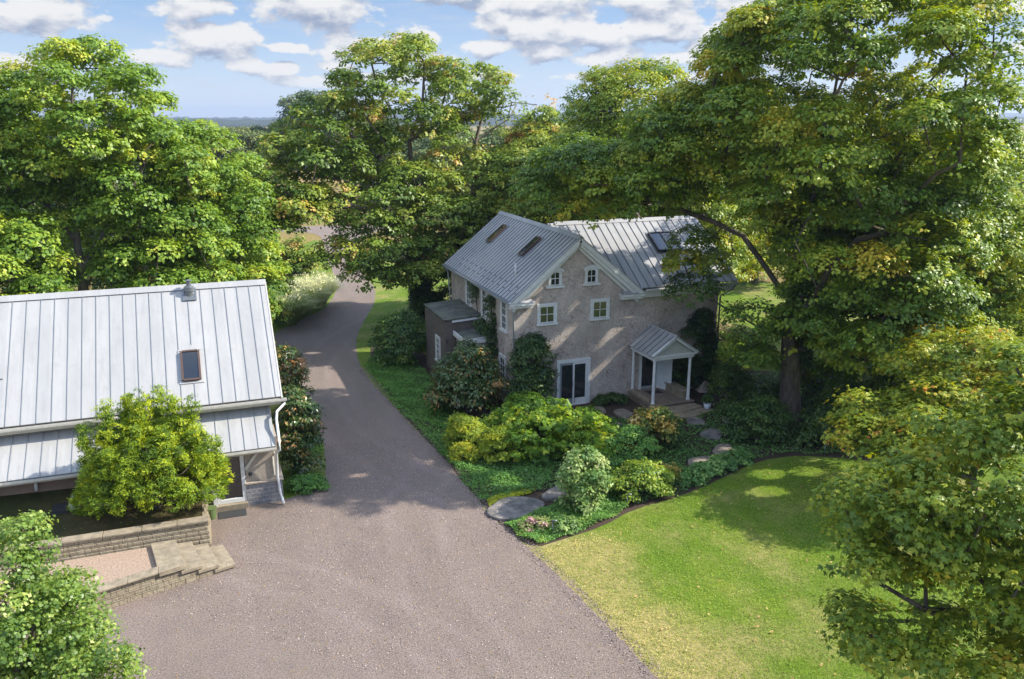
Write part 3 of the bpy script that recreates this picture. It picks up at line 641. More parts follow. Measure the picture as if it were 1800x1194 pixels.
bb = MB(); bb.prism([(1.75, 30.6, 0), (1.75, 38.4, 0), (1.75, 38.4, 3.7), (1.75, 34.5, 7.1), (1.75, 30.6, 3.7)], (-17.7, 0, 0))
bb.build('wall', M_STUB, barn)
bs = MB(); bs.box(.62, 1.80, 29.36, 30.6, .92, 2.55); bs.build('wall', M_STUB, barn)
blk = MB(); blk.box(.60, 1.88, 29.28, 30.6, -.02, .84); blk.build('block_plinth', M_BLOCKG, barn)
cap = MB(); cap.box(.56, 1.93, 29.22, 30.6, .845, .915); cap.build('plinth_cap', M_STUB, barn, bevel=.012)
rf = MB()
RX = 2.15
roof_panel(rf, [(RX, 30.2, 3.77), (BX0, 30.2, 3.77), (BX0, 34.5, 7.35), (RX, 34.5, 7.35)], (-1, 0, 0), (0, 4.3, 3.58), .462, start=.18, rib=(.018, .026))
roof_panel(rf, [(RX, 38.8, 3.77), (BX0, 38.8, 3.77), (BX0, 34.5, 7.35), (RX, 34.5, 7.35)], (-1, 0, 0), (0, -4.3, 3.58), .462, start=.18, rib=(.018, .026))
rf.prism([(RX + .02, 34.28, 7.225), (RX + .02, 34.5, 7.41), (RX + .02, 34.72, 7.225), (RX + .02, 34.5, 7.36)], (BX0 - RX, 0, 0))
rf.box(-7.6, -6.98, 31.66, 31.70, 5.02, 5.05, 1)
rf.build('roof', [M_ROOFB, M_SEAM], barn)
lr = MB(); roof_panel(lr, [(1.72, 28.9, 2.35), (BX0, 28.9, 2.35), (BX0, 30.62, 3.32), (1.72, 30.62, 3.32)], (-1, 0, 0), (0, 1.72, .97), .462, start=.10, rib=(.018, .026))
lr.build('lower_roof', [M_ROOFB, M_SEAM], barn)
tr = MB()
tr.beam((RX + .01, 30.2, 3.66), (RX + .01, 34.5, 7.24), .05, .2); tr.beam((RX + .01, 38.8, 3.66), (RX + .01, 34.5, 7.24), .05, .2)
tr.build('rake_trim', W_CREAM, barn)
fs = MB(); fs.box(BX0, RX - .03, 30.24, 30.32, 3.46, 3.68); fs.box(BX0, 1.70, 28.98, 29.04, 2.12, 2.28); fs.box(BX0, 1.7, 29.04, 29.36, 2.12, 2.15); fs.box(BX0, 2.08, 30.32, 30.6, 3.46, 3.49); fs.build('fascia', W_CREAM, barn)
def gutter(name, p0, p1, parent, m, r=.07):
    g_ = MB(); p0 = Vector(p0); p1 = Vector(p1); d = (p1 - p0).normalized(); s_ = d.cross(Vector((0, 0, 1)))
    for a in (p0, p1):
        pass
    prof = [(-r, r * .6), (-r, -r * .4), (-r * .6, -r), (r * .6, -r), (r, -r * .4), (r, r * .6), (r * .75, r * .6), (r * .75, -r * .3), (r * .45, -r * .72), (-r * .45, -r * .72), (-r * .75, -r * .3), (-r * .75, r * .6)]
    g_.prism([p0 + s_ * a + Vector((0, 0, b_)) for a, b_ in prof], p1 - p0); return g_.build(name, m, parent)
gutter('gutter', (BX0, 30.12, 3.66), (2.32, 30.12, 3.66), barn, W_CREAM); gutter('gutter', (BX0, 28.84, 2.27), (1.74, 28.84, 2.27), barn, W_CREAM, .055)
ds = MB(); ds.tube([(2.25, 30.12, 3.60), (2.23, 30.1, 3.5), (1.92, 29.9, 3.3), (1.86, 29.6, 3.1), (1.86, 28.95, 2.5), (1.84, 28.82, 2.2), (1.74, 29.10, 2.0), (1.72, 29.2, 1.0), (1.75, 29.17, .75), (1.76, 29.15, .4), (1.82, 29.0, .22), (1.84, 28.9, .06)], .05, 10)
ds.build('downspout', W_TRIM, barn, smooth=True)
# roof vent with a cowl and its flashing
n_ = Vector((0, -.64, .768)); c0 = Vector((-.75, 34.15, 7.06))
v_ = MB(); v_.tube([c0 - Vector((0, 0, .1)), c0 + Vector((0, 0, .12)), c0 + Vector((0, 0, .14)), c0 + Vector((0, 0, .30)), c0 + Vector((0, 0, .36)), c0 + Vector((0, 0, .52))], [.17, .17, .2, .19, .09, .085], 14)
v_.tube([c0 + Vector((0, 0, .52)), c0 + Vector((0, 0, .56)), c0 + Vector((0, 0, .60))], [.085, .15, .02], 14)
v_.prism([(-1.0, 33.88, 6.86), (-.5, 33.88, 6.86), (-.5, 34.35, 7.25), (-1.0, 34.35, 7.25)], (0, -.03, .036)); v_.build('roof_vent', M_GALV, barn)
def skylight(parent, c, e, u, n, wd, ht, rise, mframe, cricket=False, split=False):
    c = Vector(c); e = Vector(e).normalized(); u = Vector(u).normalized(); n = Vector(n).normalized(); f = MB(); bw__ = .07
    for a, b_, s1, s2 in ((-wd / 2, 0, bw__, ht), (wd / 2, 0, bw__, ht), (0, -ht / 2, wd - bw__ * 1.02, bw__), (0, ht / 2, wd - bw__ * 1.02, bw__)):
        q = c + e * a + u * b_; f.prism([q + e * i * s1 / 2 + u * j * s2 / 2 for i, j in ((-1, -1), (1, -1), (1, 1), (-1, 1))], n * rise)
    if split: f.prism([c + e * i * .03 + u * j * (ht / 2 - .04) for i, j in ((-1, -1), (1, -1), (1, 1), (-1, 1))], n * rise)
    o_ = f.build('skylight', mframe, parent)
    g_ = MB(); g_.prism([c + e * i * (wd / 2 - .03) + u * j * (ht / 2 - .03) + n * (rise * .3) for i, j in ((-1, -1), (1, -1), (1, 1), (-1, 1))], n * rise * .45); adoptp = g_.build('pane', M_GLASS, o_)
    fl = MB(); fl.prism([c + e * i * (wd / 2 + .12) + u * j * (ht / 2 + .12) + n * .003 for i, j in ((-1, -1), (1, -1), (1, 1), (-1, 1))], n * .03)
    if cricket:
        b0 = c + u * (ht / 2 + .05); fl.prism([b0 - e * (wd / 2 + .08) + n * .004, b0 + e * (wd / 2 + .08) + n * .004, b0 + u * .28 + n * .004], n * .06)
    fl.build('flashing', M_ROOFB if cricket else M_SEAMH, o_); return o_
sl = Vector((0, 4.3, 3.58)).normalized(); nn = Vector((0, -3.58, 4.3)).normalized()
skylight(barn, Vector((-.90, 31.52, 4.87)), (1, 0, 0), sl, nn, .60, 1.28, .13, M_BROWN, True)
# entrance
dr_ = MB(); dr_.box(-.42, -.28, 29.30, 29.45, .20, 2.1); dr_.box(.46, .60, 29.30, 29.45, .20, 2.1); dr_.box(-.28, .46, 29.30, 29.45, 1.98, 2.1); dr_.box(-.28, .46, 29.30, 29.45, .20, .36)
do = dr_.build('door', W_TRIM, barn, bevel=.008)
MB().box(-.275, .455, 29.36, 29.39, .365, 1.975).build('pane', M_GLASS, do)
MB().box(-1.0, .60, 29.52, 30.6, 0, 2.5).build('entry_recess', M_STUB, barn)
MB().box(-.50, .62, 29.14, 29.46, -.02, .195).build('door_step', M_STEP, barn, bevel=.01)
MB().box(-.56, -.43, 29.24, 29.36, 0, 2.12).build('post', W_TRIM, barn, bevel=.008)
br_ = MB(); br_.beam((.62, 29.30, 1.45), (1.12, 29.30, 2.1), .10, .12, (0, 1, 0)); br_.build('bracket', W_CREAM, barn)
br_ = MB(); br_.tube([(1.62, 29.1, 2.1), (1.66, 29.2, 1.95), (1.6, 29.33, 1.8), (1.62, 29.33, 1.05)], .04, 8); br_.build('bracket', W_CREAM, barn)
la = MB(); la.tube([(.78, 29.36, 1.22), (.78, 29.30, 1.22), (.78, 29.28, 1.22)], [.07, .07, .03], 12); la.tube([(.78, 29.30, 1.22), (.78, 29.22, 1.24), (.78, 29.20, 1.16)], [.02, .035, .05], 10); la.build('wall_lamp', M_DARK, barn)
vp = MB(); vp.tube([(-6.05, 29.5, 1.98), (-6.05, 29.40, 1.98), (-6.05, 29.38, 1.9), (-6.05, 29.38, 1.68)], [.05, .055, .06, .05], 10); vp.build('vent_pipe', M_PVC, barn, smooth=True)
tag(MB().box(-.44, .52, 28.52, 29.08, .006, .03).build('doormat', M_MAT, bevel=.006), 'black rubber doormat on gravel in front of the barn door', 'doormat')
bn = MB(); bn.tube([(-.66, 28.72, 0), (-.66, 28.72, .38), (-.66, 28.72, .42), (-.66, 28.72, .40)], [.15, .19, .20, .16], 16); bo = bn.build('bin', M_BIN)
tag(bo, 'small green plastic bin standing beside the barn door', 'bin')
ww = empty('window_well', (-4.6, 29, 1.2), 'dark window well with white framed glass cover beside the evergreen', 'window well')
q = MB(); z = 1.33
for a, b_, c_, d_ in ((-5.0, -4.93, 28.35, 29.4), (-3.9, -3.83, 28.35, 29.4), (-4.93, -3.9, 28.35, 28.42), (-4.93, -3.9, 29.33, 29.4), (-4.44, -4.38, 28.42, 29.33)): q.box(a, b_, c_, d_, 1.15, 1.44)
q.build('frame', W_TRIM, ww); MB().box(-4.928, -3.902, 28.425, 29.325, 1.36, 1.39).build('cover', M_GLASS, ww); MB().box(-5.5, -5.02, 28.2, 29.45, 1.0, 1.36).build('curb', M_DARK, ww)

# ================================================================ HOUSE
house = empty('farmhouse', (18, 36, 0), 'two storey grey stucco farmhouse with cross gabled metal roof beside the drive', 'house')
FY = 35.2
hb = MB(); hb.prism([(13.3, FY, -.05), (19.6, FY, -.05), (19.6, FY, 5.50), (16.45, FY, 8.22), (13.3, FY, 5.50)], (0, 10.5, 0))
hb.prism([(19.6, FY, -.05), (19.6, 42.8, -.05), (19.6, 42.8, 5.6), (19.6, 39, 8.3), (19.6, FY, 5.6)], (4.9, 0, 0)); hb.build('wall', M_STUC, house)
hr = MB(); s1 = .817
roof_panel(hr, [(12.95, 34.78, 5.54), (12.95, 45.95, 5.54), (16.45, 45.95, 8.40), (16.45, 34.78, 8.40)], (0, 1, 0), (3.5, 0, 2.86), .39, .06, (.022, .03), .15)
roof_panel(hr, [(19.95, 34.78, 5.54), (19.95, 45.95, 5.54), (16.45, 45.95, 8.40), (16.45, 34.78, 8.40)], (0, 1, 0), (-3.5, 0, 2.86), .39, .06, (.022, .03), .15)
roof_panel(hr, [(19.75, 34.75, 5.74), (25.3, 34.75, 5.74), (25.3, 39, 8.52), (16.5, 39, 8.52)], (1, 0, 0), (0, 4.25, 2.78), .44, .06, (.022, .03), .12)
roof_panel(hr, [(16.5, 39, 8.52), (25.3, 39, 8.52), (25.3, 43.25, 5.74), (19.75, 43.25, 5.74)], (1, 0, 0), (0, -4.25, 2.78), .44, .06, (.022, .03), .12)
hr.prism([(16.27, 34.76, 8.29), (16.45, 34.76, 8.46), (16.63, 34.76, 8.29), (16.45, 34.76, 8.42)], (0, 11.2, 0)); hr.prism([(16.9, 38.8, 8.42), (16.9, 39, 8.59), (16.9, 39.2, 8.42), (16.9, 39, 8.54)], (8.42, 0, 0))
hr.build('roof', [M_ROOFH, M_SEAMH], house)
# rakes, cornices, returns
rk = MB()
for sx in (-1, 1):
    a = Vector((16.45 + sx * 3.5, 34.84, 5.54 - .17)); b_ = Vector((16.45, 34.84, 8.40 - .17))
    rk.beam(a, b_, .10, .24, (0, 0, 1)); rk.beam(a + Vector((-sx * .12, .14, -.17)), b_ + Vector((0, .14, -.17)), .20, .20, (0, 0, 1)); rk.beam(a + Vector((-sx * .2, .27, -.36)), b_ + Vector((0, .27, -.36)), .08, .14, (0, 0, 1))
rk.build('rake_trim', W_TRIM, house)
for x0, x1 in ((12.90, 14.15), (18.75, 20.0)):
    cn = MB(); cn.box(x0 + .04, x1 - .04, 34.92, FY - .004, 5.17, 5.325); cn.box(x0, x1, 34.80, FY - .005, 5.32, 5.44)
    cn.prism([(x0, 34.78, 5.438), (x1, 34.78, 5.438), (x1 - .15, FY - .006, 5.60), (x0 + .15, FY - .006, 5.60)], (0, 0, .02), 1); cn.build('cornice_return', [W_TRIM, M_ROOFH], house)
cn = MB(); cn.box(20.003, 25.25, 34.88, FY - .004, 5.35, 5.55); cn.box(20.003, 25.25, 34.95, FY - .005, 5.2, 5.352); cn.build('cornice', W_TRIM, house)
cn = MB(); cn.box(12.97, 13.296, 34.90, 45.8, 5.30, 5.46); cn.build('cornice', W_TRIM, house)
cn = MB(); cn.beam((25.27, 34.8, 5.62), (25.27, 39, 8.4), .05, .2); cn.beam((25.27, 43.2, 5.62), (25.27, 39, 8.4), .05, .2); cn.build('rake_trim', W_TRIM, house)
gutter('gutter', (20.0, 34.70, 5.62), (25.3, 34.70, 5.62), house, W_TRIM, .06); gutter('gutter', (12.88, 34.80, 5.48), (12.88, 45.95, 5.48), house, M_GREY, .07)
ds = MB(); ds.tube([(12.88, 34.95, 5.42), (12.95, 35.05, 5.25), (13.22, 35.12, 5.1), (13.24, 35.12, .1)], .045, 8); ds.build('downspout', M_GREY, house, smooth=True)
ds = MB(); ds.tube([(12.9, 45.8, 5.4), (13.1, 45.7, 5.1), (13.2, 45.66, 3.6), (13.2, 45.66, .1)], .045, 8); ds.build('downspout', M_GREY, house, smooth=True)
ds = MB(); ds.tube([(25.2, 34.72, 5.55), (25.0, 34.9, 5.2), (24.56, 35.12, 4.9), (24.56, 35.12, .1)], .045, 8); ds.build('downspout', M_GREY, house, smooth=True)
ch = MB(); ch.box(22.35, 22.85, 40.7, 41.3, 6.6, 8.95); ch.box(22.30, 22.90, 40.65, 41.35, 8.953, 9.06); ch.build('chimney', M_STUB, house)
pv = MB(); pv.tube([(13.98, 36.9, 6.3), (13.98, 36.9, 6.95)], .05, 10); pv.build('vent_pipe', M_PVC, house, smooth=True)
uL = Vector((3.5, 0, 2.86)).normalized(); nL = Vector((-2.86, 0, 3.5)).normalized(); eL = Vector((0, 1, 0))
for y, t0 in ((38.3, 1.93), (43.3, 1.93)): skylight(house, Vector((13.66, y, 6.12)) + uL * (t0 + .25 - .05), eL, uL, nL, .55, 1.25, .13, M_BROWN)
uR = Vector((0, 4.25, 2.78)).normalized(); nR = Vector((0, -2.78, 4.25)).normalized()
skylight(house, Vector((22.45, 34.75, 5.74)) + uR * 3.15, (1, 0, 0), uR, nR, 1.3, 1.35, .13, M_DARK, split=True)
for r_ in range(2):
    for i in range(12):
        y = 35.15 + i * .78 + r_ * .39; p = Vector((12.95, y, 5.54)) + uL * (.45 + r_ * .35)
        if i == 0 and r_ == 0:
            g_ = MB(); g_.box(-.012, .012, -.03, .03, 0, .055); g_.box(-.012, .05, -.03, .03, 0, .012)
            sg = g_.build('snow_guard', M_DARK); sg.location = p; proto_sg = sg; sg.rotation_euler = (0, -math.atan2(2.86, 3.5), 0)
            sg.parent = house; sg.matrix_parent_inverse = Matrix.Translation(house.location).inverted()
        else:
            c_ = proto_sg.copy(); col.objects.link(c_); c_.parent = house; c_.matrix_parent_inverse = Matrix.Translation(house.location).inverted(); c_.location = p
# windows: a along wall, b outwards, c up
class Fr:
    def __init__(s, o, a, b): s.o = Vector(o); s.a = Vector(a); s.b = Vector(b)
    def p(s, a, b, c): return s.o + s.a * a + s.b * b + Vector((0, 0, c))
    def box(s, mb, a0, a1, b0, b1, c0, c1, mi=0):
        mb.prism([s.p(a0, b0, c0), s.p(a1, b0, c0), s.p(a1, b1, c0), s.p(a0, b1, c0)], (0, 0, c1 - c0), mi)
def window(fr, a, c, wd, ht, cols, rows, hood=False, trim=.13, parent=None, label=None):
    """a,c = centre of the opening"""
    m_ = MB(); h = ht / 2; w2 = wd / 2
    if not hood:
        fr.box(m_, a - w2 - trim, a - w2, 0, .07, c - h - .02, c + h + trim); fr.box(m_, a + w2, a + w2 + trim, 0, .07, c - h - .02, c + h + trim); fr.box(m_, a - w2, a + w2, 0, .07, c + h, c + h + trim)
    else:
        fr.box(m_, a - w2 - trim * .7, a - w2, 0, .07, c - h - .02, c + h); fr.box(m_, a + w2, a + w2 + trim * .7, 0, .07, c - h - .02, c + h)
        n = 10; arc = []
        for i in range(n + 1):
            t_ = -1 + 2 * i / n; arc.append((a + t_ * (w2 + .001), c + h - .14 * t_ * t_))
        for i in range(n):
            p0, p1 = arc[i], arc[i + 1]
            m_.prism([fr.p(p0[0], 0, p0[1]), fr.p(p1[0], 0, p1[1]), fr.p(p1[0], 0, c + h + .1), fr.p(p0[0], 0, c + h + .1)], fr.b * .068)
    o_ = m_.build('window', W_TRIM, parent)
    if label: o_['label'] = label
    s_ = MB(); t2 = .045
    fr.box(s_, a - w2, a - w2 + t2, .003, .05, c - h, c + h); fr.box(s_, a + w2 - t2, a + w2, .003, .05, c - h, c + h)
    fr.box(s_, a - w2 + t2, a + w2 - t2, .003, .05, c - h, c - h + t2); fr.box(s_, a - w2 + t2, a + w2 - t2, .003, .05, c + h - t2, c + h)
    for i in range(1, cols):
        x_ = a - w2 + wd * i / cols; fr.box(s_, x_ - .014, x_ + .014, .006, .042, c - h + t2, c + h - t2)
    for j in range(1, rows):
        z_ = c - h + ht * j / rows; k = .026 if (rows == 4 and j == 2) else .014; fr.box(s_, a - w2 + t2, a + w2 - t2, .004, .044, z_ - k, z_ + k)
    s_.build('sash', W_TRIM, o_)
    g_ = MB(); fr.box(g_, a - w2 + .01, a + w2 - .01, .001, .022, c - h + .01, c + h - .01); g_.build('pane', M_GLASS, o_)
    q_ = MB(); e_ = .16 if not hood else .22; fr.box(q_, a - w2 - e_, a + w2 + e_, 0, .11, c - h - .115, c - h - .022); q_.build('sill', W_TRIM, o_)
    if hood:
        k_ = MB(); n = 12
        for i in range(n):
            t0 = -1 + 2 * i / n; t1 = -1 + 2 * (i + 1) / n; W_ = w2 + .16
            f0 = c + h + .06 - .12 * t0 * t0 + .02; f1 = c + h + .06 - .12 * t1 * t1 + .02
            k_.prism([fr.p(a + t0 * W_, 0, f0), fr.p(a + t1 * W_, 0, f1), fr.p(a + t1 * W_, 0, f1 + .13), fr.p(a + t0 * W_, 0, f0 + .13)], fr.b * .12)
        k_.build('hood', W_TRIM, o_)
    return o_
S = Fr((0, FY, 0), (1, 0, 0), (0, -1, 0)); Wf = Fr((13.3, 0, 0), (0, 1, 0), (-1, 0, 0))
window(S, 14.93, 4.72, .76, .82, 2, 2, parent=house); window(S, 17.72, 4.74, .76, .82, 2, 2, parent=house)
window(S, 15.32, 6.42, .50, .66, 2, 2, True, parent=house); window(S, 17.22, 6.42, .50, .66, 2, 2, True, parent=house)
for y in (36.6, 39.6, 42.3): window(Wf, y, 4.48, .62, 1.38, 2, 4, parent=house)
window(Wf, 36.85, 1.55, .66, 1.5, 2, 4, parent=house)
# french doors
fd = MB(); S.box(fd, 15.47, 15.62, 0, .08, 0.0, 2.36); S.box(fd, 17.12, 17.27, 0, .08, 0.0, 2.36); S.box(fd, 15.62, 17.12, 0, .08, 2.2, 2.36); S.box(fd, 15.62, 17.12, 0, .12, 0.0, .06)
fdo = fd.build('french_door', W_TRIM, house)
for k, (a0, a1) in enumerate(((15.625, 16.365), (16.375, 17.115))):
    m_ = MB(); S.box(m_, a0, a0 + (.10 if k == 0 else .05), .01, .055, .065, 2.195); S.box(m_, a1 - (.10 if k else .05), a1, .01, .055, .065, 2.195)
    S.box(m_, a0 + .1, a1 - .1, .01, .055, .065, .34); S.box(m_, a0 + .05, a1 - .05, .01, .05, 2.08, 2.195)
    m_.build('door_leaf', W_TRIM if k else M_GREY, fdo); m_ = MB(); S.box(m_, a0 + .05, a1 - .05, .004, .028, .33, 2.09); m_.build('pane', M_GLASS, fdo)
m_ = MB(); S.box(m_, 16.33, 16.41, .05, .07, .07, 2.19); m_.build('centre_stile', W_TRIM, fdo)
for a in (16.30, 16.44):
    m_ = MB(); S.box(m_, a - .015, a + .015, .06, .10, .95, 1.2); m_.build('handle', M_DARK, fdo)
# front door behind the porch
dd = MB(); S.box(dd, 20.02, 20.16, 0, .07, .35, 2.42); S.box(dd, 21.02, 21.16, 0, .07, .35, 2.42); S.box(dd, 20.16, 21.02, 0, .07, 2.28, 2.42); 
ddo = dd.build('front_door', W_TRIM, house); m_ = MB(); S.box(m_, 20.17, 21.01, .003, .03, .38, 2.27); m_.build('pane', M_GLASS, ddo)
m_ = MB(); S.box(m_, 20.0, 20.03, .03, .9, .36, 2.3) if False else S.box(m_, 20.17, 21.01, .003, .05, .355, .5); m_.build('kick_panel', M_GREY, ddo)
m_ = MB(); m_.prism([(21.05, 35.12, .36), (21.10, 35.12, .36), (21.45, 34.35, .36), (21.40, 34.35, .36)], (0, 0, 1.95)); m_.build('door_leaf', W_TRIM, ddo)
lm = MB(); lm.tube([(21.32, 35.19, 1.85), (21.32, 35.08, 1.88), (21.32, 35.05, 1.8), (21.32, 35.05, 1.66)], [.03, .05, .07, .03], 8); lm.build('porch_lamp', M_DARK, house)
# porch
PX0, PX1, PY0 = 19.42, 21.78, 32.72; PM = (PX0 + PX1) / 2
pf = MB(); pf.box(PX0 + .05, PX1 - .02, 32.8, FY - .004, 0, .30); pf.box(PX0 + .02, PX1 + .02, 32.72, FY - .006, .302, .35)
porch = pf.build('porch', M_BRICKF, house)
for (x, y) in ((19.62, 33.0), (21.58, 33.0), (19.62, 35.06), (21.58, 35.06)):
    m_ = MB(); m_.tube([(x, y, .352), (x, y, .42), (x, y, .43), (x, y, 2.44), (x, y, 2.46), (x, y, 2.55)], [.105, .105, .082, .068, .09, .095], 14); m_.build('column', W_TRIM, porch, smooth=False)
en = MB(); en.box(PX0 + .06, PX1 - .06, 32.88, 33.10, 2.555, 2.72); en.box(PX0 + .06, PX0 + .26, 33.102, FY - .005, 2.555, 2.72); en.box(PX1 - .26, PX1 - .06, 33.102, FY - .005, 2.555, 2.72)
en.box(PX0 - .02, PX1 + .02, 32.78, 33.10, 2.722, 2.80); en.box(PX0, PX0 + .2, 33.102, FY - .005, 2.722, 2.79); en.box(PX1 - .2, PX1, 33.102, FY - .005, 2.722, 2.79)
en.build('entablature', W_TRIM, porch)
pr = MB()
for sx in (-1, 1):
    e0 = PM + sx * (PX1 - PX0 + .16) / 2
    roof_panel(pr, [(e0, 32.70, 2.80), (e0, FY - .02, 2.80), (PM, FY - .02, 3.72), (PM, 32.70, 3.72)], (0, 1, 0), (PM - e0, 0, .92), .42, .05, (.025, .035), .2)
pr.prism([(PM - .1, 32.69, 3.66), (PM, 32.69, 3.76), (PM + .1, 32.69, 3.66), (PM, 32.69, 3.73)], (0, 2.49, 0))
pr.build('porch_roof', [M_ROOFH, M_SEAMH], porch)
pd = MB(); pd.prism([(PX0 + .1, 32.92, 2.803), (PX1 - .1, 32.92, 2.803), (PM, 32.92, 3.58)], (0, .1, 0)); pd.build('pediment', plain('pediment_grey', (.40, .40, .36), None, 4, .8), porch)
pt = MB()
for sx in (-1, 1):
    e0 = PM + sx * (PX1 - PX0 + .1) / 2; pt.beam((e0, 32.80, 2.80), (PM, 32.80, 3.62), .13, .13, (0, 0, 1)); pt.beam((e0 - sx * .1, 32.74, 2.86), (PM, 32.74, 3.68), .04, .07, (0, 0, 1))
pt.build('pediment_trim', W_TRIM, porch)
st_ = MB(); st_.prism([(19.5, 32.70, .0), (21.8, 32.70, 0), (21.9, 32.2, 0), (20.6, 31.9, 0), (19.6, 32.2, 0)], (0, 0, .24)); st_.build('step', M_STEP, porch, bevel=.02)
st_ = MB(); st_.prism([(20.2, 32.0, -.01), (22.3, 32.35, -.01), (22.35, 31.85, -.01), (21.0, 31.35, -.01), (20.2, 31.55, -.01)], (0, 0, .13)); st_.build('step', M_STEP, porch, bevel=.02)
se = MB(); se.box(21.28, 21.72, 33.2, 34.85, .352, .70); se.box(21.24, 21.76, 33.15, 34.9, .702, .78); se.build('stone_seat', M_STEP, porch, bevel=.015)
se = MB(); se.box(19.36, 19.62, 33.15, 34.9, .352, .52); se.build('stone_seat', M_STEP, porch, bevel=.015)
tag(MB().box(20.2, 20.95, 34.3, 34.8, .352, .372).build('porch_mat', M_MAT), 'dark mat on the porch floor before the front door', 'doormat')
# side additions
MB().box(11.27, 13.296, 40.0, 44.0, -.05, 3.55).build('side_addition', M_WOOD, house)
bd = MB(); z = .1
while z < 3.4: bd.box(11.235, 11.268, 39.97, 44.03, z, z + .115); bd.box(11.27, 11.80, 39.965, 39.996, z, z + .115); z += .135
bd.build('siding', M_WOOD, house)
a_ = MB(); a_.prism([(11.18, 39.92, 3.60), (13.29, 39.92, 3.72), (13.29, 44.08, 3.72), (11.18, 44.08, 3.60)], (0, 0, .06)); a_.build('flat_roof', M_TAR, house)
a_ = MB(); a_.prism([(11.6, 39.90, 3.50), (13.28, 39.90, 3.60), (13.28, 39.90, 3.70), (11.6, 39.90, 3.60)], (0, -.04, 0)); a_.build('roof_edge', W_TRIM, house)
MB().box(11.85, 13.296, 38.2, 39.995, -.05, 2.86).build('side_addition', M_STUC, house)
a_ = MB(); a_.prism([(11.72, 38.05, 2.98), (13.28, 38.05, 3.10), (13.28, 39.93, 3.10), (11.72, 39.93, 2.98)], (0, 0, .05)); a_.build('flat_roof', M_TAR, house)
a_ = MB(); a_.box(11.68, 13.29, 38.0, 38.045, 2.82, 3.02); a_.box(11.66, 11.718, 38.0, 39.95, 2.82, 3.06); a_.prism([(11.72, 38.04, 3.03), (13.28, 38.04, 3.15), (13.28, 38.04, 3.10), (11.72, 38.04, 2.98)], (0, -.03, 0)); a_.build('roof_edge', W_TRIM, house)
lf = MB(); lf.tube([(11.22, 39.6, 2.75), (11.22, 39.6, 2.62), (11.22, 39.6, 2.5)], [.03, .06, .04], 8); lf.build('wall_lamp', M_DARK, house)
window(Fr((11.235, 0, 0), (0, 1, 0), (-1, 0, 0)), 41.3, 1.75, .6, 1.2, 2, 4, parent=house)

# ================================================================ SMALL GARDEN THINGS
for i, (x, y, rx, ry) in enumerate(STONES):
    pts = smooth_poly(spoly(11, 20 + i, x, y, rx, ry, .2 * i, .17), 1); m_ = MB(); m_.prism([(a, b_, .0) for a, b_ in pts], (0, 0, .14 if i else .11)); o_ = m_.build('stepping_stone', M_SLAB if i in (0, 1, 4, 5) else plain('flagstone_warm', (.27, .22, .17), (.17, .14, .11), 3, .8, bmp=.5, bscale=9) if i == 2 else bpy.data.materials.get('flagstone_warm') or M_SLAB, bevel=.03)
    tag(o_, ['large round grey stone where the garden path meets the gravel drive', 'pale grey slab just behind the large round entrance stone', 'tan stepping stone closest to the lawn edge in front of the porch', 'oval stepping stone with a sunny patch, second back from the lawn',
        'dark oval stepping stone midway between lawn and porch steps', 'dark stepping stone right at the foot of the porch steps', 'mossy slab beside the french doors, closest to the wall', 'mossy slab between french doors and porch, farther from the wall',
        'small stone to the right of the porch steps under the shrubs', 'small half hidden slab behind the orange tipped shrub'][i], 'stepping stone', 'stepping stones in the garden')
for (x, y), lb in zip([(13.55, 24.25), (10.2, 23.35), (23.6, 25.6), (22.9, 33.5)], ['slim black path light on the bed edge by the round green dome shrub', 'short black path light among plants at the tip of the bed', 'black path light where the lawn meets the shady bed under the maple', 'path light near the corner of the porch under the ivy']):
    m_ = MB(); m_.tube([(x, y, 0), (x, y, .5)], .018, 8); m_.tube([(x, y, .46), (x, y, .52), (x + .05, y - .03, .56), (x + .13, y - .07, .55)], [.03, .03, .03, .035], 8); tag(m_.build('path_light', M_GALV, smooth=True), lb, 'path light', 'path lights in the garden')
pot = empty('potted_plant', (22.05, 32.0, .12), 'small green shrub in a white pot standing on the porch steps', 'potted plant')
m_ = MB(); m_.tube([(22.05, 32.0, .125), (22.05, 32.0, .2), (22.05, 32.0, .42), (22.05, 32.0, .45), (22.05, 32.0, .41)], [.10, .15, .19, .20, .16], 16); m_.build('pot', M_CERAM, pot, smooth=True)
rng = np.random.default_rng(3); C = np.array([22.05, 32.0, .62]) + unit(rng.normal(size=(12, 3))) * .17; V, F, ti = clump_leaves(C, np.full(12, .13), rng, 8, 8, .06, .06); mesh_np('plant', V, F, ti, L_DEEP, pot)
tag(MB().box(22.75, 23.15, 26.55, 26.8, .02, .07).build('slate_slab', M_SLAB, bevel=.02), 'flat bluish slate lying at the bed edge next to the shaded lawn', 'slab')
m_ = MB(); m_.add([(23.0, 34.2, .1), (23.9, 34.0, .1), (24.0, 34.7, .1), (23.1, 34.8, .1), (23.4, 34.3, .75), (23.7, 34.5, .6)], [(0, 1, 5, 4), (1, 2, 5), (2, 3, 4, 5), (3, 0, 4), (0, 3, 2, 1)]); tag(m_.build('boulder', M_STUC, bevel=.08), 'pointed tan boulder under the ivy right of the porch', 'boulder')

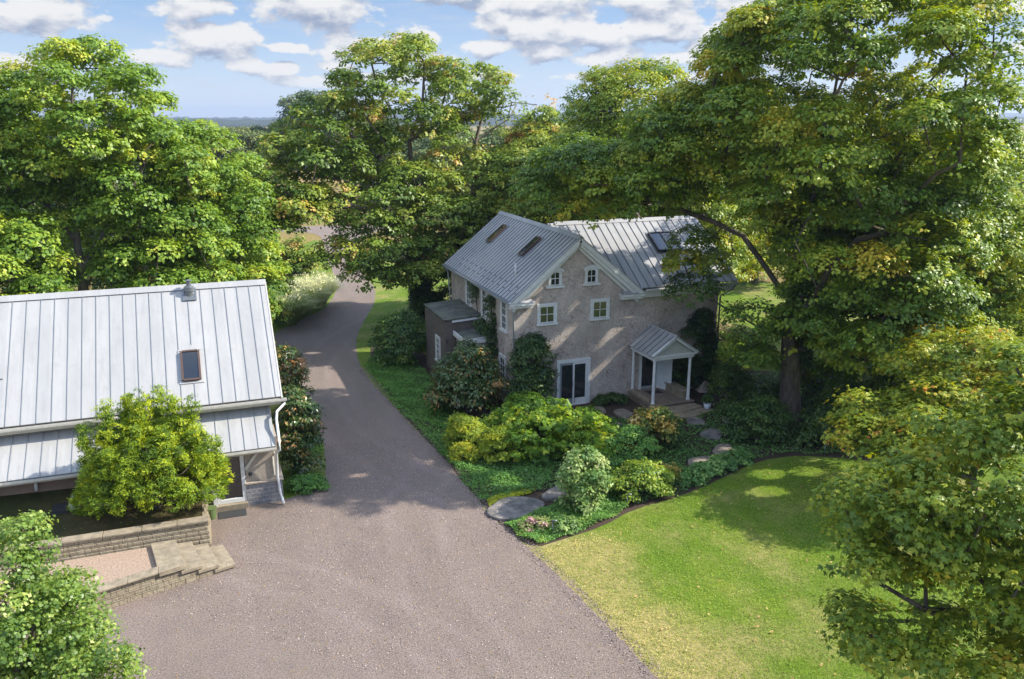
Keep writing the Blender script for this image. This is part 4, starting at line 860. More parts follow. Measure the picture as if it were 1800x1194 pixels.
# ================================================================ SHRUBS
bush('rhododendron', 'dark rounded evergreen shrub on the lawn strip left of the wooden side addition', (10.3, 45.2, 0), 2.0, 1.9, 3.3, L_DEEP, 101, 60, .55, .15, 16, 9, .45, .2, 'lance')
bush('magnolia_shrub', 'big magnolia shrub with rusty leaf undersides in front of the side additions', (11.2, 35.9, 0), 2.2, 1.7, 3.9, L_MAGN, 102, 95, .5, .16, 16, 9, .42, .16, 'lance', shell=.6)
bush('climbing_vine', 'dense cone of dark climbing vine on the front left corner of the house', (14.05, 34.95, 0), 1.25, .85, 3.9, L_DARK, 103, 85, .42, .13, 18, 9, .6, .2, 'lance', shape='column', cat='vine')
bush('round_shrub', 'bright green rounded shrub at the foot of the corner vine', (13.3, 33.7, 0), 1.15, 1.0, 1.55, L_LIME, 104, 34, .36, .09, 16, 9, .30, .12)
bush('yellow_shrub', 'loose yellow green shrub between the chartreuse conifers and the magnolia', (11.7, 32.4, 0), 1.5, .9, 1.5, L_LIME, 105, 34, .34, .12, 12, 8, .55, .2, shell=.6)
bush('tree_peony', 'wide lime green lobed leaf shrub filling the middle of the garden bed', (12.6, 30.0, 0), 2.5, 2.2, 2.6, L_LIME, 106, 150, .27, .14, 12, 7, .42, .22, 'maple', shell=.55)
bush('lime_shrub', 'lime green shrub at the right end of the wide lobed leaf shrub', (14.3, 29.2, 0), 1.7, 1.7, 2.2, L_LIME, 107, 90, .26, .13, 12, 7, .45, .2, 'maple', shell=.7)
bush('dwarf_conifer', 'chartreuse dwarf conifer closest to the gravel drive, larger of the two', (9.55, 31.4, 0), .95, .95, 1.7, L_CHART, 108, 46, .30, .17, 16, 9, .45, .18, 'needle', axis=np.array([0, 0, 1.1]), group='chartreuse dwarf conifers')
bush('dwarf_conifer', 'smaller chartreuse dwarf conifer to the right, in front of the lobed leaf shrub', (10.55, 29.9, 0), .75, .75, 1.45, L_CHART, 109, 34, .28, .17, 16, 9, .5, .18, 'needle', axis=np.array([0, 0, 1.1]), group='chartreuse dwarf conifers')
bush('dwarf_conifer', 'yellowest low dwarf conifer beside the gravel edge in front of the larger one', (9.25, 30.3, 0), .6, .6, .95, L_CHART, 120, 22, .24, .16, 16, 9, .75, .14, 'needle', axis=np.array([0, 0, 1.1]), group='chartreuse dwarf conifers')
bush('boxwood', 'rounded mid green small leaf shrub between the lime shrub and the orange tipped shrub', (15.5, 28.0, 0), 1.4, 1.3, 1.55, L_CARPET, 110, 44, .3, .075, 16, 10, .5, .12)
bush('variegated_shrub', 'upright variegated cream and green small tree by the lawn corner', (12.0, 24.75, 0), 1.0, .95, 2.35, L_VAR, 111, 58, .3, .11, 13, 8, .45, .2, shape='column', shell=.5)
bush('dome_shrub', 'neatly rounded bright green dome shrub touching the lawn edge', (14.6, 25.2, 0), 1.5, 1.15, 1.4, L_BRIGHT, 112, 60, .26, .085, 18, 9, .5, .12, low=-.1)
bush('brown_shrub', 'small faded brownish shrub beside the green dome shrub', (16.1, 25.7, 0), .55, .5, .8, L_ORANGE, 113, 20, .2, .06, 14, 8, .35, .12)
bush('orange_tipped_shrub', 'shrub with orange and pinkish leaf tips in front of the porch', (17.2, 28.7, 0), 1.35, 1.2, 2.05, L_ORANGE, 114, 62, .34, .12, 14, 8, .32, .3, shell=.65)
bush('low_hedge', 'low dark clipped hedge against the wall between french doors and porch', (18.2, 34.55, 0), 1.05, .42, .55, L_DARK, 115, 34, .22, .07, 16, 9, .6, .15)
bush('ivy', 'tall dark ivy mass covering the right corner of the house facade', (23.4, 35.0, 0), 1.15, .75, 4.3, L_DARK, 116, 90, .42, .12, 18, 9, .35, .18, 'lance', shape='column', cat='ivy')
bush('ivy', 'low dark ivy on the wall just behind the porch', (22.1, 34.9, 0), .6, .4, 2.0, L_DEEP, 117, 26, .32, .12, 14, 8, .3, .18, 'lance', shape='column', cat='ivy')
bush('olive_shrub', 'olive green upright shrub to the right of the porch steps', (24.0, 32.9, 0), 1.2, 1.1, 2.4, L_DEEP, 118, 60, .36, .10, 16, 9, .65, .2, 'lance')
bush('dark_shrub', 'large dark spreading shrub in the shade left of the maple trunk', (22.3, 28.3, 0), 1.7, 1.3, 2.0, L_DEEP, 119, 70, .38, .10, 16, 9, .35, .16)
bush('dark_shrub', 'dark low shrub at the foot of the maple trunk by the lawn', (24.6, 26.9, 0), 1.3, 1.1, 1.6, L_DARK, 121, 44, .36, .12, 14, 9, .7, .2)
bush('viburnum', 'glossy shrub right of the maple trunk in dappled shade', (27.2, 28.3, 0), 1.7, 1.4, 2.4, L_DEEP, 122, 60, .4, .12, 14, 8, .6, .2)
bush('sunny_perennial', 'sunlit yellow green perennials behind the maple trunk', (30.5, 33.2, 0), 2.2, 1.3, 1.7, L_LIME, 123, 60, .34, .13, 12, 8, .45, .2, 'lance')
bush('sedum_clump', 'pinkish brown flower clump behind the yellow green perennials', (32.6, 34.6, 0), 1.6, .7, 1.2, L_ORANGE, 124, 30, .28, .09, 12, 8, .62, .15)
bush('laurel', 'green laurel shrub right of the perennials under the low maple limbs', (31.4, 30.0, 0), 1.8, 1.6, 2.1, L_MAPLE, 125, 56, .42, .14, 12, 8, .45, .2)
bush('flower_border', 'pink flowering border beyond the right corner of the house', (30.2, 42.5, 0), 2.6, 1.3, 1.2, L_PINK, 126, 60, .32, .10, 12, 8, .50, .25)
bush('flower_border', 'mixed light green border plants on the sunny side of the house', (28.6, 38.2, 0), 2.0, 1.3, 1.3, L_LIME, 127, 50, .34, .12, 12, 8, .5, .2)
bush('magnolia_shrub', 'magnolia with white blooms at the barn corner by the downspout', (2.75, 31.4, 0), .95, .85, 3.7, L_MAGN, 128, 66, .36, .13, 16, 9, .36, .2, 'lance', shape='column', cat='shrub')
bush('magnolia_shrub', 'magnolia rising behind the barn roof edge beside the drive', (3.05, 38.2, 0), .9, .9, 3.6, L_MAGN, 129, 56, .36, .14, 14, 8, .40, .2, 'lance', shape='column')
bush('juniper', 'low blue green juniper at the base of the barn corner magnolia', (2.75, 29.9, 0), .85, .55, .6, L_CARPET, 130, 26, .22, .08, 16, 9, .35, .12, 'lance')
bush('juniper', 'small creeping juniper behind the barn corner along the drive', (3.1, 33.3, 0), .7, 1.2, .7, L_CARPET, 131, 26, .24, .08, 14, 8, .35, .12, 'lance')
for i, (x, y, rx, h, lb) in enumerate([(16.9, 25.35, .6, .5, 'first leafy bedding clump right of the brown shrub'), (17.9, 25.75, .6, .45, 'leafy bedding clump midway along the lawn edge'), (18.9, 26.05, .55, .45, 'leafy bedding clump in front of the sunlit stepping stone'), (19.9, 26.5, .6, .5, 'last leafy bedding clump before the flat slate')]):
    bush('bedding_plant', lb, (x, y, 0), rx, .45, h, L_HOSTA, 140 + i, 20, .22, .13, 12, 7, .6, .15, 'round', group='leafy bedding plants along the lawn edge', stem=False)
bush('bedding_plant', 'purple and cream leaved clump at the tip of the bed', (9.8, 23.9, 0), .65, .35, .45, L_PINK, 150, 16, .2, .08, 12, 8, .38, .2, stem=False)
bush('bedding_plant', 'white edged clump near the tip of the bed by the lawn', (10.75, 23.6, 0), .6, .4, .45, L_VAR, 151, 16, .2, .09, 12, 8, .3, .25, stem=False)
bush('evergreen_shrub', 'low dark groundcover shrub right of the porch pot', (23.0, 31.2, 0), .8, .6, .6, L_DEEP, 152, 24, .24, .08, 14, 8, .4, .15)
bush('evergreen_shrub', 'compact dark shrub between the olive shrub and the maple', (25.2, 31.7, 0), 1.1, .9, 1.3, L_DEEP, 153, 36, .3, .10, 14, 8, .5, .15)
bush('ivy', 'dark ivy climbing the right side of the huge maple trunk', (25.35, 29.45, 0), .55, .5, 4.2, L_DARK, 155, 44, .3, .12, 16, 9, .5, .2, 'lance', shape='column', cat='ivy')
def wallvine(label, path, seed, wd=.3):
    rng = np.random.default_rng(seed); pts = []
    for a, b_ in zip(path[:-1], path[1:]):
        n = max(2, int((Vector(b_) - Vector(a)).length / .17)); pts += [np.array(a) + (np.array(b_) - np.array(a)) * i / n for i in range(n)]
    C = np.array(pts) + rng.normal(size=(len(pts), 3)) * np.array([.05, .13, .1]); root = empty('wall_vine', path[0], label, 'vine', 'vines on the side wall')
    V, F, ti = clump_leaves(C, np.full(len(C), wd), rng, 12, 8, .12, .12, .9, .2, np.full(len(C), .5), 'lance'); mesh_np('foliage', V, F, ti, L_DARK, root)
    m_ = MB(); m_.tube(path, .03, 6); m_.build('stem', M_BARK, root)
wallvine('vine arching over the farther side wall window', [(13.1, 38.9, 3.15), (13.15, 40.3, 3.6), (13.15, 40.55, 4.6), (13.15, 40.9, 5.15), (13.15, 41.5, 5.3)], 161, .26)
wallvine('vine climbing between the two nearer side wall windows', [(13.15, 37.75, .2), (13.15, 37.8, 2.0), (13.1, 37.95, 3.3), (13.15, 38.1, 4.6), (13.15, 38.6, 5.1)], 162, .32)
wallvine('vine sprawling over the smaller flat roof', [(13.1, 38.0, 3.1), (12.9, 38.9, 3.25), (12.8, 39.6, 3.3)], 163, .3)

# yew: upright plumes
yr = empty('evergreen_yew', (-2.3, 28.0, 1.2), 'big bright yellow green spreading yew in front of the barn', 'shrub')
rng = np.random.default_rng(55); nC = 330; d = unit(rng.normal(size=(nC, 3))); d[:, 2] = np.abs(d[:, 2]) * 1.0 - .12; rad = rng.uniform(.72, 1.03, (nC, 1))
C = np.array([-2.35, 27.95, 1.75]) + d * rad * np.array([2.3, 1.25, 2.75]); C[:, 2] += rng.uniform(-.1, .3, nC)
lead = np.concatenate([np.array([[cx_ + rng.normal() * .05, cy_, cz_ + q * .16] for q in range(5)]) for cx_, cy_, cz_ in ((-3.5, 27.9, 4.1), (-2.9, 28.1, 4.3), (-2.4, 27.7, 4.4), (-1.5, 28.0, 4.1), (-.95, 27.9, 3.9), (-1.9, 28.2, 4.35), (-4.2, 27.8, 3.5))]); C = np.concatenate([C, lead])
tt = .42 + rng.normal(size=len(C)) * .16; V, F, ti = clump_leaves(C, .27 * rng.uniform(.6, 1.3, len(C)), rng, 22, 17, .09, .08, 1.35, .25, tt, 'needle', .6, axis=np.concatenate([(d * .8 + np.array([0, 0, .55])), np.tile([0, 0, 1.0], (len(lead), 1))]).repeat(22 * 17, 0), low=-1.1); V[:, 2] = np.maximum(V[:, 2], 1.0)
mesh_np('foliage', V, F, ti, L_YEW, yr)
P, par, _ = skeleton([[(-2.3, 28, 1.0), (-2.3, 28, 1.5)]], C[::3], rng, .4, .2); wood_mesh('stem', P, par, .12, M_BARK, yr, tip=.008, sides=5)

# ornamental grass
def grass_clump(label, x, y, r, h, seed, tint, n=2600):
    rng = np.random.default_rng(seed); root = empty('ornamental_grass', (x, y, 0), label, 'ornamental grass', 'ornamental grasses beside the drive')
    a = rng.uniform(0, 6.283, n); q = rng.uniform(0, 1, n) ** .7; d = np.stack([np.cos(a), np.sin(a), np.zeros(n)], 1); base_ = np.array([x, y, 0]) + d * (q * r * .35)[:, None]
    hh = h * rng.uniform(.65, 1.05, n); out = r * q * rng.uniform(.75, 1.1, n); side = np.stack([-np.sin(a), np.cos(a), np.zeros(n)], 1) * (.016 * rng.uniform(.8, 1.4, n))[:, None]
    V = []; rows = [(0, 0, 1), (.25, .5, 1.2), (.6, .88, 1.0), (1.0, .93, .5)]
    pts = [base_ + d * (out * u)[:, None] + np.array([0, 0, 1]) * (hh * z)[:, None] for u, z, _ in rows]
    V = np.stack([p + s_ * side * wq for p, (_, _, wq) in zip(pts, rows) for s_ in (-1, 1)], 1).reshape(-1, 3)
    b0 = (np.arange(n) * 8)[:, None, None]; F = (b0 + np.array([[0, 1, 3, 2], [2, 3, 5, 4], [4, 5, 7, 6]])[None]).reshape(-1, 4)
    ti = (tint + rng.uniform(-.3, .3, n)).repeat(3).reshape(n, 3) + np.array([-.2, 0, .25]); mesh_np('blades', V, F, ti.ravel(), L_GRASS, root)
    m = 260; a = rng.uniform(0, 6.283, m); q = rng.uniform(.2, .8, m); d = np.stack([np.cos(a), np.sin(a), np.zeros(m)], 1); Pp = np.array([x, y, 0]) + d * (q * r)[:, None] + np.array([0, 0, 1]) * (h * rng.uniform(.9, 1.15, m))[:, None]
    V, F, rep = leaf_geo(Pp, unit(rng.normal(size=(m, 3))), d + np.array([0, 0, .8]), rng.uniform(.18, .32, m), rng, 'needle'); mesh_np('plumes', V, F, np.full(len(F), .9), L_GRASS, root)
grass_clump('greyish ornamental grass at the near left end of the row', 4.75, 57.0, 2.0, 1.9, 71, .35); grass_clump('green ornamental grass in the middle of the row', 6.1, 59.5, 1.9, 2.0, 72, .45)
grass_clump('pale cream tipped ornamental grass at the far end near the drive', 7.4, 61.8, 1.9, 2.1, 73, .72)

# ================================================================ TREES
tree('sugar_maple', 'huge old maple with ivy on its trunk beside the right end of the house', 'tree', (24.9, 29.4, 0),
     [[(24.9, 29.4, -.1), (24.7, 29.4, 2.0), (24.5, 29.6, 4.5), (24.6, 29.6, 8), (25.2, 29.4, 12), (25.5, 29.2, 15.5)],
      [(24.6, 29.5, 3.0), (26.5, 29.8, 5.5), (28.4, 29.6, 9), (29.8, 29.5, 12.5)],
      [(24.5, 29.6, 6.0), (22.8, 31.2, 8.6), (20.8, 33.2, 9.6), (18.6, 35, 10.2), (17.2, 36, 11.0)],
      [(24.6, 29.6, 8.0), (22.8, 31, 11.0), (21.0, 32, 12.6)],
      [(24.5, 29.5, 3.6), (27.5, 28.6, 4.6), (31.5, 28.2, 6.0)], [(22.8, 31.2, 8.6), (22.9, 32.8, 8.9), (22.6, 33.6, 8.0)]],
     [(25.9, 28.6, 14.0, 6.5, 6.0, 5.8, 215), (29.2, 29.6, 11.6, 3.8, 4.4, 3.6, 70), (18.9, 34.6, 10.9, 2.9, 3.2, 1.5, 32), (26.4, 24.2, 5.4, 2.4, 1.8, 1.5, 20), (21.4, 31.8, 12.6, 3.2, 3.2, 2.3, 38), (16.8, 35.2, 10.9, 2.6, 2.4, 1.5, 22),
      (26.0, 26.6, 8.4, 3.6, 3.6, 2.8, 58), (31.2, 28.6, 7.8, 3.6, 4.4, 3.2, 60), (21.5, 33.0, 6.3, 1.2, .6, 1.0, 11), (22.0, 34.0, 8.1, .7, .5, .4, 4), (17.4, 34.4, 9.7, 1.3, 1.0, .8, 9), (30.0, 27.2, 4.2, 3.3, 2.6, 1.6, 30), (23.6, 30.4, 3.7, 1.2, 1.3, 1.0, 8), (24.6, 27.4, 6.0, 1.7, 1.8, 1.8, 20), (26.8, 26.8, 5.0, 2.6, 2.0, 1.8, 28), (31.5, 26.8, 5.6, 3.6, 3.0, 2.8, 48)],
     L_MAPLE, 201, .46, 1.2, .148, 44, 14, .50, .15, accent=.03, sides=9, shell=.6, dmin=1.05, flat=.8, spr=.25)
# ivy on the maple's trunk
rng = np.random.default_rng(9)
tree('maple', 'broad round topped maple standing behind the house, left of the huge old maple', 'tree', (24.4, 46, 0), [[(24.4, 46, -.1), (24.4, 46, 5), (24.6, 45.6, 11)]],
     [(25.0, 45.2, 12.4, 4.6, 3.8, 4.2, 100), (22.3, 45, 11.0, 2.6, 2.6, 3.0, 36), (28.5, 45, 10.5, 3.0, 3, 3.6, 40)], L_MAPLE, 214, .42, 1.15, .15, 34, 12, .48, .15, accent=.04, flat=.8)
tree('maple', 'second maple close behind the huge one, its trunk dark in shade', 'tree', (28.3, 33.2, 0), [[(28.3, 33.2, -.1), (28.2, 33.2, 4), (28.6, 33.5, 8), (30, 34, 12)]],
     [(31.0, 34.5, 9.5, 4.8, 4.0, 4.5, 90), (33.8, 33.2, 6.2, 3.2, 3.0, 2.6, 40)], L_MAPLE, 202, .45, 1.15, .165, 22, 12, .5, .16, accent=.06)
tree('bright_tree', 'sunlit yellow green tree at the right edge behind the huge maple', 'tree', (44, 37, 0), [[(44, 37, -.1), (44, 37, 5), (45, 37, 9)]],
     [(45.5, 36.5, 7.6, 5.5, 5, 4.2, 110), (40.5, 35.0, 5.0, 3.6, 3.4, 2.8, 50), (47, 33, 5.5, 4, 3, 3.5, 40)], L_BRIGHT, 203, .4, 1.25, .19, 22, 12, .62, .15, accent=.05)
tree('bright_tree', 'pale green small tree right of the lower maple limbs beyond the bed', 'tree', (37.0, 30.8, 0), [[(37.0, 30.8, -.1), (37, 30.8, 2.5), (37, 30.8, 4.5)]],
     [(36.8, 30.8, 4.0, 3.2, 2.6, 2.2, 50), (33.6, 27.2, 2.6, 2.4, 2.0, 1.5, 26)], L_MAPLE, 213, .22, 1.0, .16, 20, 11, .58, .15)
tree('walnut', 'leafy tree rising right behind the main roof of the house', 'tree', (23.0, 52, 0), [[(23, 52, -.1), (22.5, 52, 5), (22, 52, 9)]],
     [(22.2, 52, 8.2, 4.0, 4, 4.4, 90), (26.5, 50.5, 6.2, 3.2, 3, 3.6, 50)], L_MID, 204, .35, 1.15, .18, 22, 12, .5, .16, accent=.04)
tree('walnut', 'low pale green tree showing between house gable and huge maple', 'tree', (30.5, 47, 0), [[(30.5, 47, -.1), (30.5, 47, 3), (30, 47, 5)]],
     [(30.3, 47, 5.4, 3.2, 3, 3.4, 60), (35.5, 50, 5.0, 3.2, 3, 3.4, 50)], L_MAPLE, 205, .3, 1.1, .17, 20, 12, .6, .15)
for i, (x, y, h, lb) in enumerate([(30, 79, 9.5, 'leafy tree filling the gap behind the two tall trees, left one'), (34, 73, 8.5, 'leafy tree filling the gap behind the house ridge, middle one'), (39, 66, 8.5, 'leafy tree showing beyond the house and maple, right one'), (44, 58, 8, 'sunny tree beyond the maple low limbs'), (5.5, 93, 6.5, 'small tree left of the far bend of the drive')]):
    tree('field_maple', lb, 'tree', (x, y, 0), [[(x, y, -.1), (x, y, h * .3)]], [(x, y, h * .55, h * .48, h * .4, h * .42, 62)], L_MID if i % 2 else L_MAPLE, 240 + i, .25, 1.45, .24, 20, 12, .5, .17, bark=M_BARKL, flat=.75)
tree('tall_oak', 'tall spreading tree with open crown between driveway and house', 'tree', (14.3, 55.5, 0),
     [[(14.3, 55.5, -.1), (13.9, 55.4, 4), (13.5, 55.2, 9), (13.3, 55, 12.2)], [(13.3, 55, 12.2), (11.6, 54.6, 15), (10.8, 54, 17)], [(13.3, 55, 12.2), (14.4, 55.4, 15), (14.6, 55.5, 17.3)], [(13.5, 55.2, 9), (10.2, 54.2, 12), (7.6, 53.5, 14)],
      [(13.7, 55.3, 6.5), (10, 53.5, 8), (6.5, 52, 8.6), (4.6, 51.5, 8.3)]],
     [(12.6, 55, 15.4, 4.0, 4, 3.2, 62), (8.6, 54.2, 12.3, 3.4, 3.6, 2.6, 44), (6.0, 53, 10.4, 2.6, 3, 2.0, 26), (4.6, 52, 8.3, 2.4, 2, 1.2, 16), (10.8, 52.8, 8.2, 3.6, 2.6, 2.6, 50), (10.9, 50.6, 5.0, 2.6, 1.5, 1.6, 26), (14.0, 52.5, 7.2, 2.8, 2, 3.4, 40), (15.6, 55, 11, 2.4, 2.8, 2.2, 18), (7.6, 51.2, 5.2, 1.4, 1.2, .8, 6)],
     L_MID, 206, .42, 1.05, .20, 20, 11, .54, .15, accent=.02, bark=M_BARKL, shell=.45)
tree('tall_oak', 'second tall tree with feathery upper branches right of the spreading one', 'tree', (18.2, 57.5, 0),
     [[(18.2, 57.5, -.1), (18.0, 57.5, 5), (18.6, 57.3, 10), (18.6, 57.2, 12)], [(18.6, 57.2, 12), (17.2, 57, 15)], [(18.6, 57.2, 12), (19.6, 57, 15.5)], [(18.6, 57.2, 12), (21, 57, 13.6)]],
     [(18.2, 57, 15.2, 2.6, 3, 1.8, 28), (21.2, 56.8, 13.4, 3.0, 2.6, 1.7, 44), (18.6, 55.5, 8.6, 3.8, 3, 3.2, 64), (22.6, 56, 10.0, 3.4, 3, 3.2, 66), (17.6, 52.5, 4.6, 2.0, 1.6, 2.2, 18), (20.5, 54, 5.5, 3.5, 2.5, 2.5, 40)],
     L_MID, 207, .36, 1.0, .20, 19, 11, .56, .15, accent=.03, bark=M_BARKL)
for (x, y, z0, z1, r, lb, sd_) in [(14.6, 54.0, .2, 6.5, .95, 'thick column of dark ivy around the trunk of the spreading tree', 301), (16.6, 54.6, .2, 7.5, .9, 'dark ivy covered trunk between the tall tree and the house gable', 302), (13.2, 52.6, .8, 5.2, .6, 'ragged dark ivy hanging left of the thick ivy column', 303)]:
    bush('ivy_column', lb, (x, y, 0), r, r, z1, L_DARK, sd_, 70, .5, .16, 16, 9, .55, .2, 'lance', shape='column', cat='ivy', group='ivy on the tree trunks')
    tag_ = None
tree('silver_maple', 'tall bright green tree with pale straight trunk behind the barn roof', 'tree', (-6.2, 47, 0),
     [[(-6.2, 47, -.1), (-6.1, 47, 5), (-5.9, 47, 10), (-5.4, 47, 15)], [(-6.1, 47, 6.5), (-4.2, 46.6, 9), (-2.5, 46.5, 11.5)], [(-6.0, 47, 8), (-8, 46.8, 11), (-8.8, 46.8, 13)]],
     [(-5.2, 47.2, 13.6, 3.9, 4, 3.6, 85), (-2.6, 47.2, 10.4, 3.2, 3.4, 3.4, 55), (-8.8, 47.8, 12.4, 3.2, 3.4, 3.6, 55), (-2.0, 46.2, 6.6, 3.0, 2.4, 2.6, 40), (-9.2, 45.2, 7.0, 2.8, 2.2, 3.2, 42), (-4.0, 49.5, 8.0, 3.5, 2, 3.0, 30)],
     L_BRIGHT, 208, .30, 1.05, .175, 24, 13, .48, .16, accent=.02, bark=M_BARKL)
tree('silver_maple', 'green tree filling the far left edge above the barn', 'tree', (-12, 45, 0), [[(-12, 45, -.1), (-12, 45, 6), (-11.5, 45, 13)]],
     [(-11.2, 45.4, 13.0, 3.0, 3.4, 3.8, 50), (-9.8, 43.2, 6.4, 2.6, 2.2, 3.2, 40), (-13, 44, 8, 3, 3, 4, 30)], L_BRIGHT, 209, .3, 1.1, .175, 22, 12, .42, .15, accent=.02)
tree('linden', 'rounded tree right of the pale trunked tree behind the barn ridge end', 'tree', (.6, 49, 0), [[(.6, 49, -.1), (.5, 49, 5), (.4, 49, 10)]],
     [(.3, 49, 9.9, 2.6, 3, 3.4, 60), (.6, 47.4, 5.6, 2.8, 2.4, 3.2, 50), (1.8, 50.5, 8.2, 1.4, 2, 2.4, 20)], L_BRIGHT, 210, .25, 1.0, .175, 22, 12, .38, .17, accent=.05)
tree('hornbeam', 'narrow pointed green tree at the right end of the left tree group', 'tree', (2.4, 52.5, 0), [[(2.4, 52.5, -.1), (2.4, 52.5, 4), (2.4, 52.5, 9)]],
     [(2.2, 52.5, 7.6, 1.4, 1.6, 3.8, 30), (2.3, 51.8, 3.6, 1.8, 1.8, 2.8, 30)], L_MID, 211, .2, .9, .17, 22, 12, .5, .16)
for i, (x, y, rx, h, m_, lb) in enumerate([(-9.5, 42.2, 2.6, 4.6, L_BRIGHT, 'bright undergrowth at the far left behind the barn ridge'), (-5.6, 43.2, 2.2, 3.6, L_BRIGHT, 'undergrowth at the foot of the pale trunked tree'), (-2.4, 44.2, 2.4, 4.4, L_DEEP, 'dark undergrowth right of the pale trunk'), (.9, 44.6, 2.0, 3.6, L_DEEP, 'dark undergrowth behind the barn ridge end'), (1.6, 47.2, 1.1, 3.2, L_MID, 'olive undergrowth nearest the ornamental grasses'),
                                      (7.4, 76, 2.2, 3.8, L_MID, 'small reddish tinged tree beyond the ornamental grasses'), (4.0, 72, 2.6, 5.0, L_BRIGHT, 'bright shrub beyond the narrow pointed tree'), (-1, 66, 4, 7, L_DEEP, 'dark thicket behind the left tree group'), (-9, 62, 4, 8, L_DEEP, 'dark thicket at the left behind the pale trunked tree')]):
    bush('understorey_shrub', lb, (x, y, 0), rx, rx * .8, h, m_, 320 + i, 60, .75, .2, 15, 10, .45, .2, shell=.5, accent=.15 if i == 5 else 0, cat='shrub')
# foreground trees
tree('red_maple', 'foreground maple with green, yellow and red autumn leaves at the right edge', 'tree', (17.6, 9.3, 0),
     [[(17.6, 9.3, -.1), (17.3, 9.4, 2.0), (16.6, 9.7, 4.2), (15.6, 10.2, 6.6), (15.0, 10.6, 8.6)], [(17.3, 9.4, 1.8), (16.0, 9.9, 3.0), (15.0, 10.1, 3.2), (14.3, 10.7, 3.9), (13.2, 11.0, 4.0), (12.4, 11.5, 4.5)], [(16.6, 9.7, 4.2), (14.6, 10.6, 5.4), (12.9, 11.4, 6.2)]],
     [(14.7, 10.5, 6.6, 2.3, 2.0, 1.9, 42), (13.1, 11.4, 5.6, 1.7, 1.3, 1.2, 22), (12.7, 11.1, 3.5, 1.3, 1.0, .6, 10), (15.6, 10.2, 4.2, 1.7, 1.4, 1.0, 13), (14.6, 9.2, 3.0, 1.9, 1.0, .9, 16), (15.6, 10.8, 8.4, 1.5, 1.4, 1.0, 14), (14.4, 9.4, 4.8, 1.4, 1, 1, 9)],
     L_MAPLEY, 220, .20, .60, .115, 24, 11, .40, .10, accent=.03, kind='maple', spr=.22, sides=8, shell=.4, tvar=.35, cushion=False)
tree('red_maple', 'yellow tinged maple crown between lawn and the garden shrubs on the right', 'tree', (24.5, 19.0, 0),
     [[(24.5, 19.0, -.1), (24.3, 19.2, 1.6), (24, 19.4, 3.2)]],
     [(23.6, 20.3, 3.2, 2.2, 1.9, 1.5, 42), (22.0, 21.3, 3.0, 1.4, 1.3, 1.0, 16), (25.6, 21.0, 4.9, 2.2, 1.9, 1.4, 30), (26.6, 19.4, 4.3, 2.0, 1.6, 1.7, 26)], L_MAPLEY, 221, .16, .72, .13, 24, 11, .54, .10, accent=.03, kind='maple', spr=.24, tvar=.35, cushion=False)
tree('linden', 'foreground tree with rounded pale leaves in the lower left corner', 'tree', (-4.6, 16.3, 0),
     [[(-4.6, 16.3, -.1), (-4.6, 16.3, 2), (-4.6, 16.3, 5)]],
     [(-4.3, 16.2, 4.6, 1.2, 1.3, 2.2, 60), (-3.4, 15.8, 3.9, 1.0, 1.1, 1.8, 46), (-2.9, 15.0, 3.2, .9, 1.0, 1.6, 36), (-4.0, 14.9, 3.6, 1.2, 1.0, 1.6, 30)], L_LINDEN, 222, .12, .36, .072, 26, 11, .45, .16, kind='round', spr=.13, dmin=.28, cushion=False, tvar=.6, up=.35)

# ================================================================ FAR COUNTRY
def proto_far(name, label, seed, h, r, tint):
    rng = np.random.default_rng(seed); root = empty(name, (0, 0, 0), label, 'tree')
    tips = sample_lobes([(0, 0, h * .6, r, r, h * .38, 46), (r * .3, 0, h * .35, r * .9, r * .9, h * .25, 20)], rng, r * .2)
    V, F, ti = clump_leaves(tips, np.full(len(tips), r * .32), rng, 16, 9, .55, r * .12, .8, .6, tint + rng.normal(size=len(tips)) * .15); mesh_np('crown', V, F, ti, L_FAR, root)
    P, par, _ = skeleton([[(0, 0, -.3), (0, 0, h * .3)]], tips[::3], rng, 2.5); wood_mesh('trunk', P, par, r * .07, M_BARK, root, sides=5)
    return root
protos = [proto_far('far_tree', 'x', 401, 14, 6.0, .35), proto_far('far_tree', 'x', 402, 11, 6.5, .62), proto_far('far_tree', 'x', 403, 17, 6.5, .25)]
used = set(); rgf = random.Random(8)
far = []
for i in range(9): far.append((8 + i * 4.4 + rgf.uniform(-1, 1), 236 + rgf.uniform(-6, 10), 2 if i > 3 else 0, .78 + (.38 if i in (5, 6) else 0) + rgf.uniform(0, .1), 0))
for i in range(7): far.append((-16 + i * 4.6, 205 + rgf.uniform(-8, 8), 1, .93, 1))
for i in range(16): far.append((50 + i * 15 + rgf.uniform(-4, 4), 270 + rgf.uniform(-30, 30), rgf.randrange(3), rgf.uniform(.65, .85), 2))
for i in range(10): far.append((120 + i * 16 + rgf.uniform(-5, 5), 120 + i * 7 + rgf.uniform(-8, 8), rgf.randrange(3), rgf.uniform(.55, .85), 3))
for i in range(11): far.append((26 + i * 6.5 + rgf.uniform(-1.5, 1.5), 136 + rgf.uniform(-10, 10), (0, 2, 1, 0, 1)[i % 5], (.95, .68, .95, .85, 1.0)[i % 5], 5))
for i in range(6): far.append((-26 + i * 5, 88 + rgf.uniform(-5, 5), i % 2, .75, 6))
for i in range(8): far.append((-90 + i * 10, 170 + rgf.uniform(-10, 10), 0, rgf.uniform(.8, 1), 4))
cnt = {}; ORD = 'first second third fourth fifth sixth seventh eighth ninth tenth eleventh twelfth thirteenth fourteenth fifteenth sixteenth'.split()
far.sort(key=lambda q: q[4] * 1000 + math.atan2(q[0], q[1]))
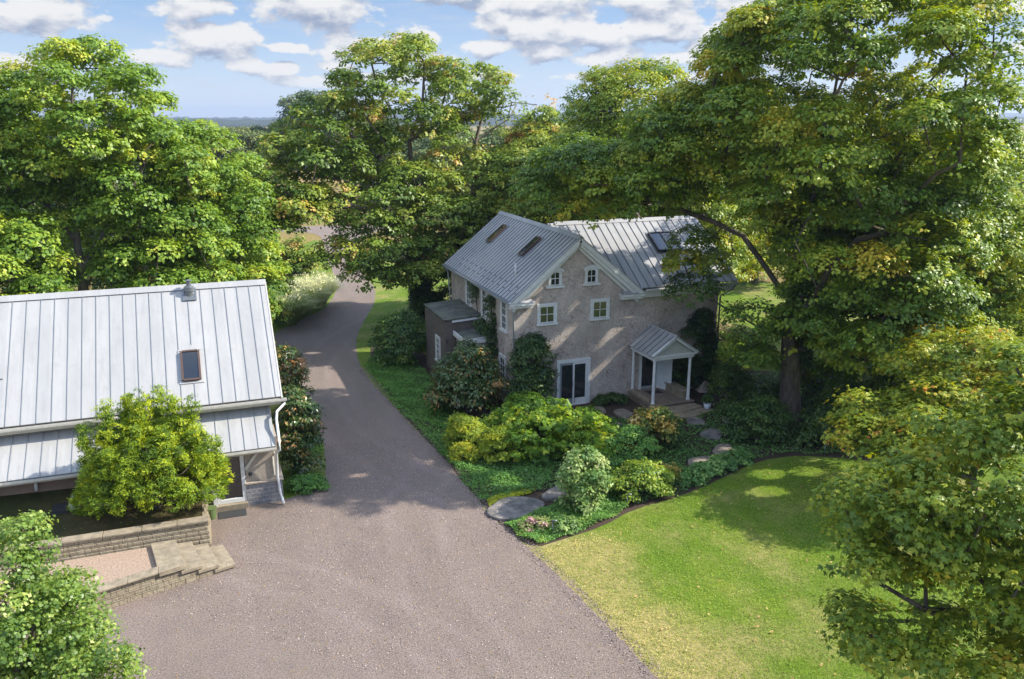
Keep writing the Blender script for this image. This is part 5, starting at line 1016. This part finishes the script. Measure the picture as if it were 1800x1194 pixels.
FL = ['tree of the dark wood edge over the driveway', 'olive tree in the row above the left group', 'distant tree on the field edge behind the house', 'distant tree in the valley at the right edge', 'distant tree behind the left tree group', 'middle distance tree of the hedgerow behind the two tall trees', 'tree of the hedgerow close behind the left tree group']
for x, y, k, s_, g in far:
    pr_ = protos[k]
    if k not in used: used.add(k); r_ = pr_; kids = list(pr_.children)
    else:
        r_ = pr_.copy(); col.objects.link(r_)
        for c_ in pr_.children: d_ = c_.copy(); col.objects.link(d_); d_.parent = r_; d_.matrix_parent_inverse = Matrix.Identity(4)
    r_.location = (x, y, 0); r_.rotation_euler = (0, 0, rgf.uniform(0, 6)); r_.scale = (s_, s_, s_); cnt[g] = cnt.get(g, 0) + 1; r_['label'] = ORD[cnt[g] - 1] + ' from the left, ' + FL[g]; r_['group'] = ['trees of the dark wood edge', 'olive trees near the left horizon', 'trees on the field edge', 'trees in the right hand valley', 'trees behind the left group', 'hedgerow trees behind the house', 'hedgerow trees behind the left group'][g]
for p_ in protos:
    for c_ in p_.children: c_.matrix_parent_inverse = Matrix.Identity(4)
# hills as terrain with a rough wooded skyline
def hills(name, y0, y1, zmax, seed, x0=-3500, x1=5500, step=16):
    rng = np.random.default_rng(seed); nx = int((x1 - x0) / step); ny = 7; X = np.linspace(x0, x1, nx); base_ = zmax * (.62 + .22 * np.sin(X / 420 + seed) + .14 * np.sin(X / 170 + 2 * seed)); V = []
    for j in range(ny):
        f = j / (ny - 1); prof = math.sin(min(1, f * 1.15) * 1.57); Z = base_ * prof + (rng.normal(size=nx) * 1.9 * (j > 0)); V.append(np.stack([X, np.full(nx, y0 + (y1 - y0) * f) + rng.normal(size=nx) * 6, Z - (1.5 if j == 0 else 0)], 1))
    V = np.concatenate(V); F = [(j * nx + i, j * nx + i + 1, (j + 1) * nx + i + 1, (j + 1) * nx + i) for j in range(ny - 1) for i in range(nx - 1)]
    o_ = mesh_np(name, V, np.array(F), None, M_HILL); o_['kind'] = 'structure'
hills('hills', 1150, 1700, 13, 3); hills('hills', 2300, 3300, 30, 5)
# ================================================================ AIR
hz = MB().box(-5200, 5600, -250, 5200, -1.1, 60).build('haze', None if False else bpy.data.materials.new('haze'))
hm = hz.data.materials[0]; hm.use_nodes = True; ht = hm.node_tree; ht.nodes.clear(); ho = N(ht, 'ShaderNodeOutputMaterial')
pvn = N(ht, 'ShaderNodeVolumePrincipled', inp={'Density': .00020, 'Anisotropy': .3}); pvn.inputs['Color'].default_value = (.62, .74, .95, 1)
ht.links.new(pvn.outputs[0], ho.inputs['Volume']); hz['kind'] = 'stuff'; hz['label'] = 'thin bluish haze over the far hills'
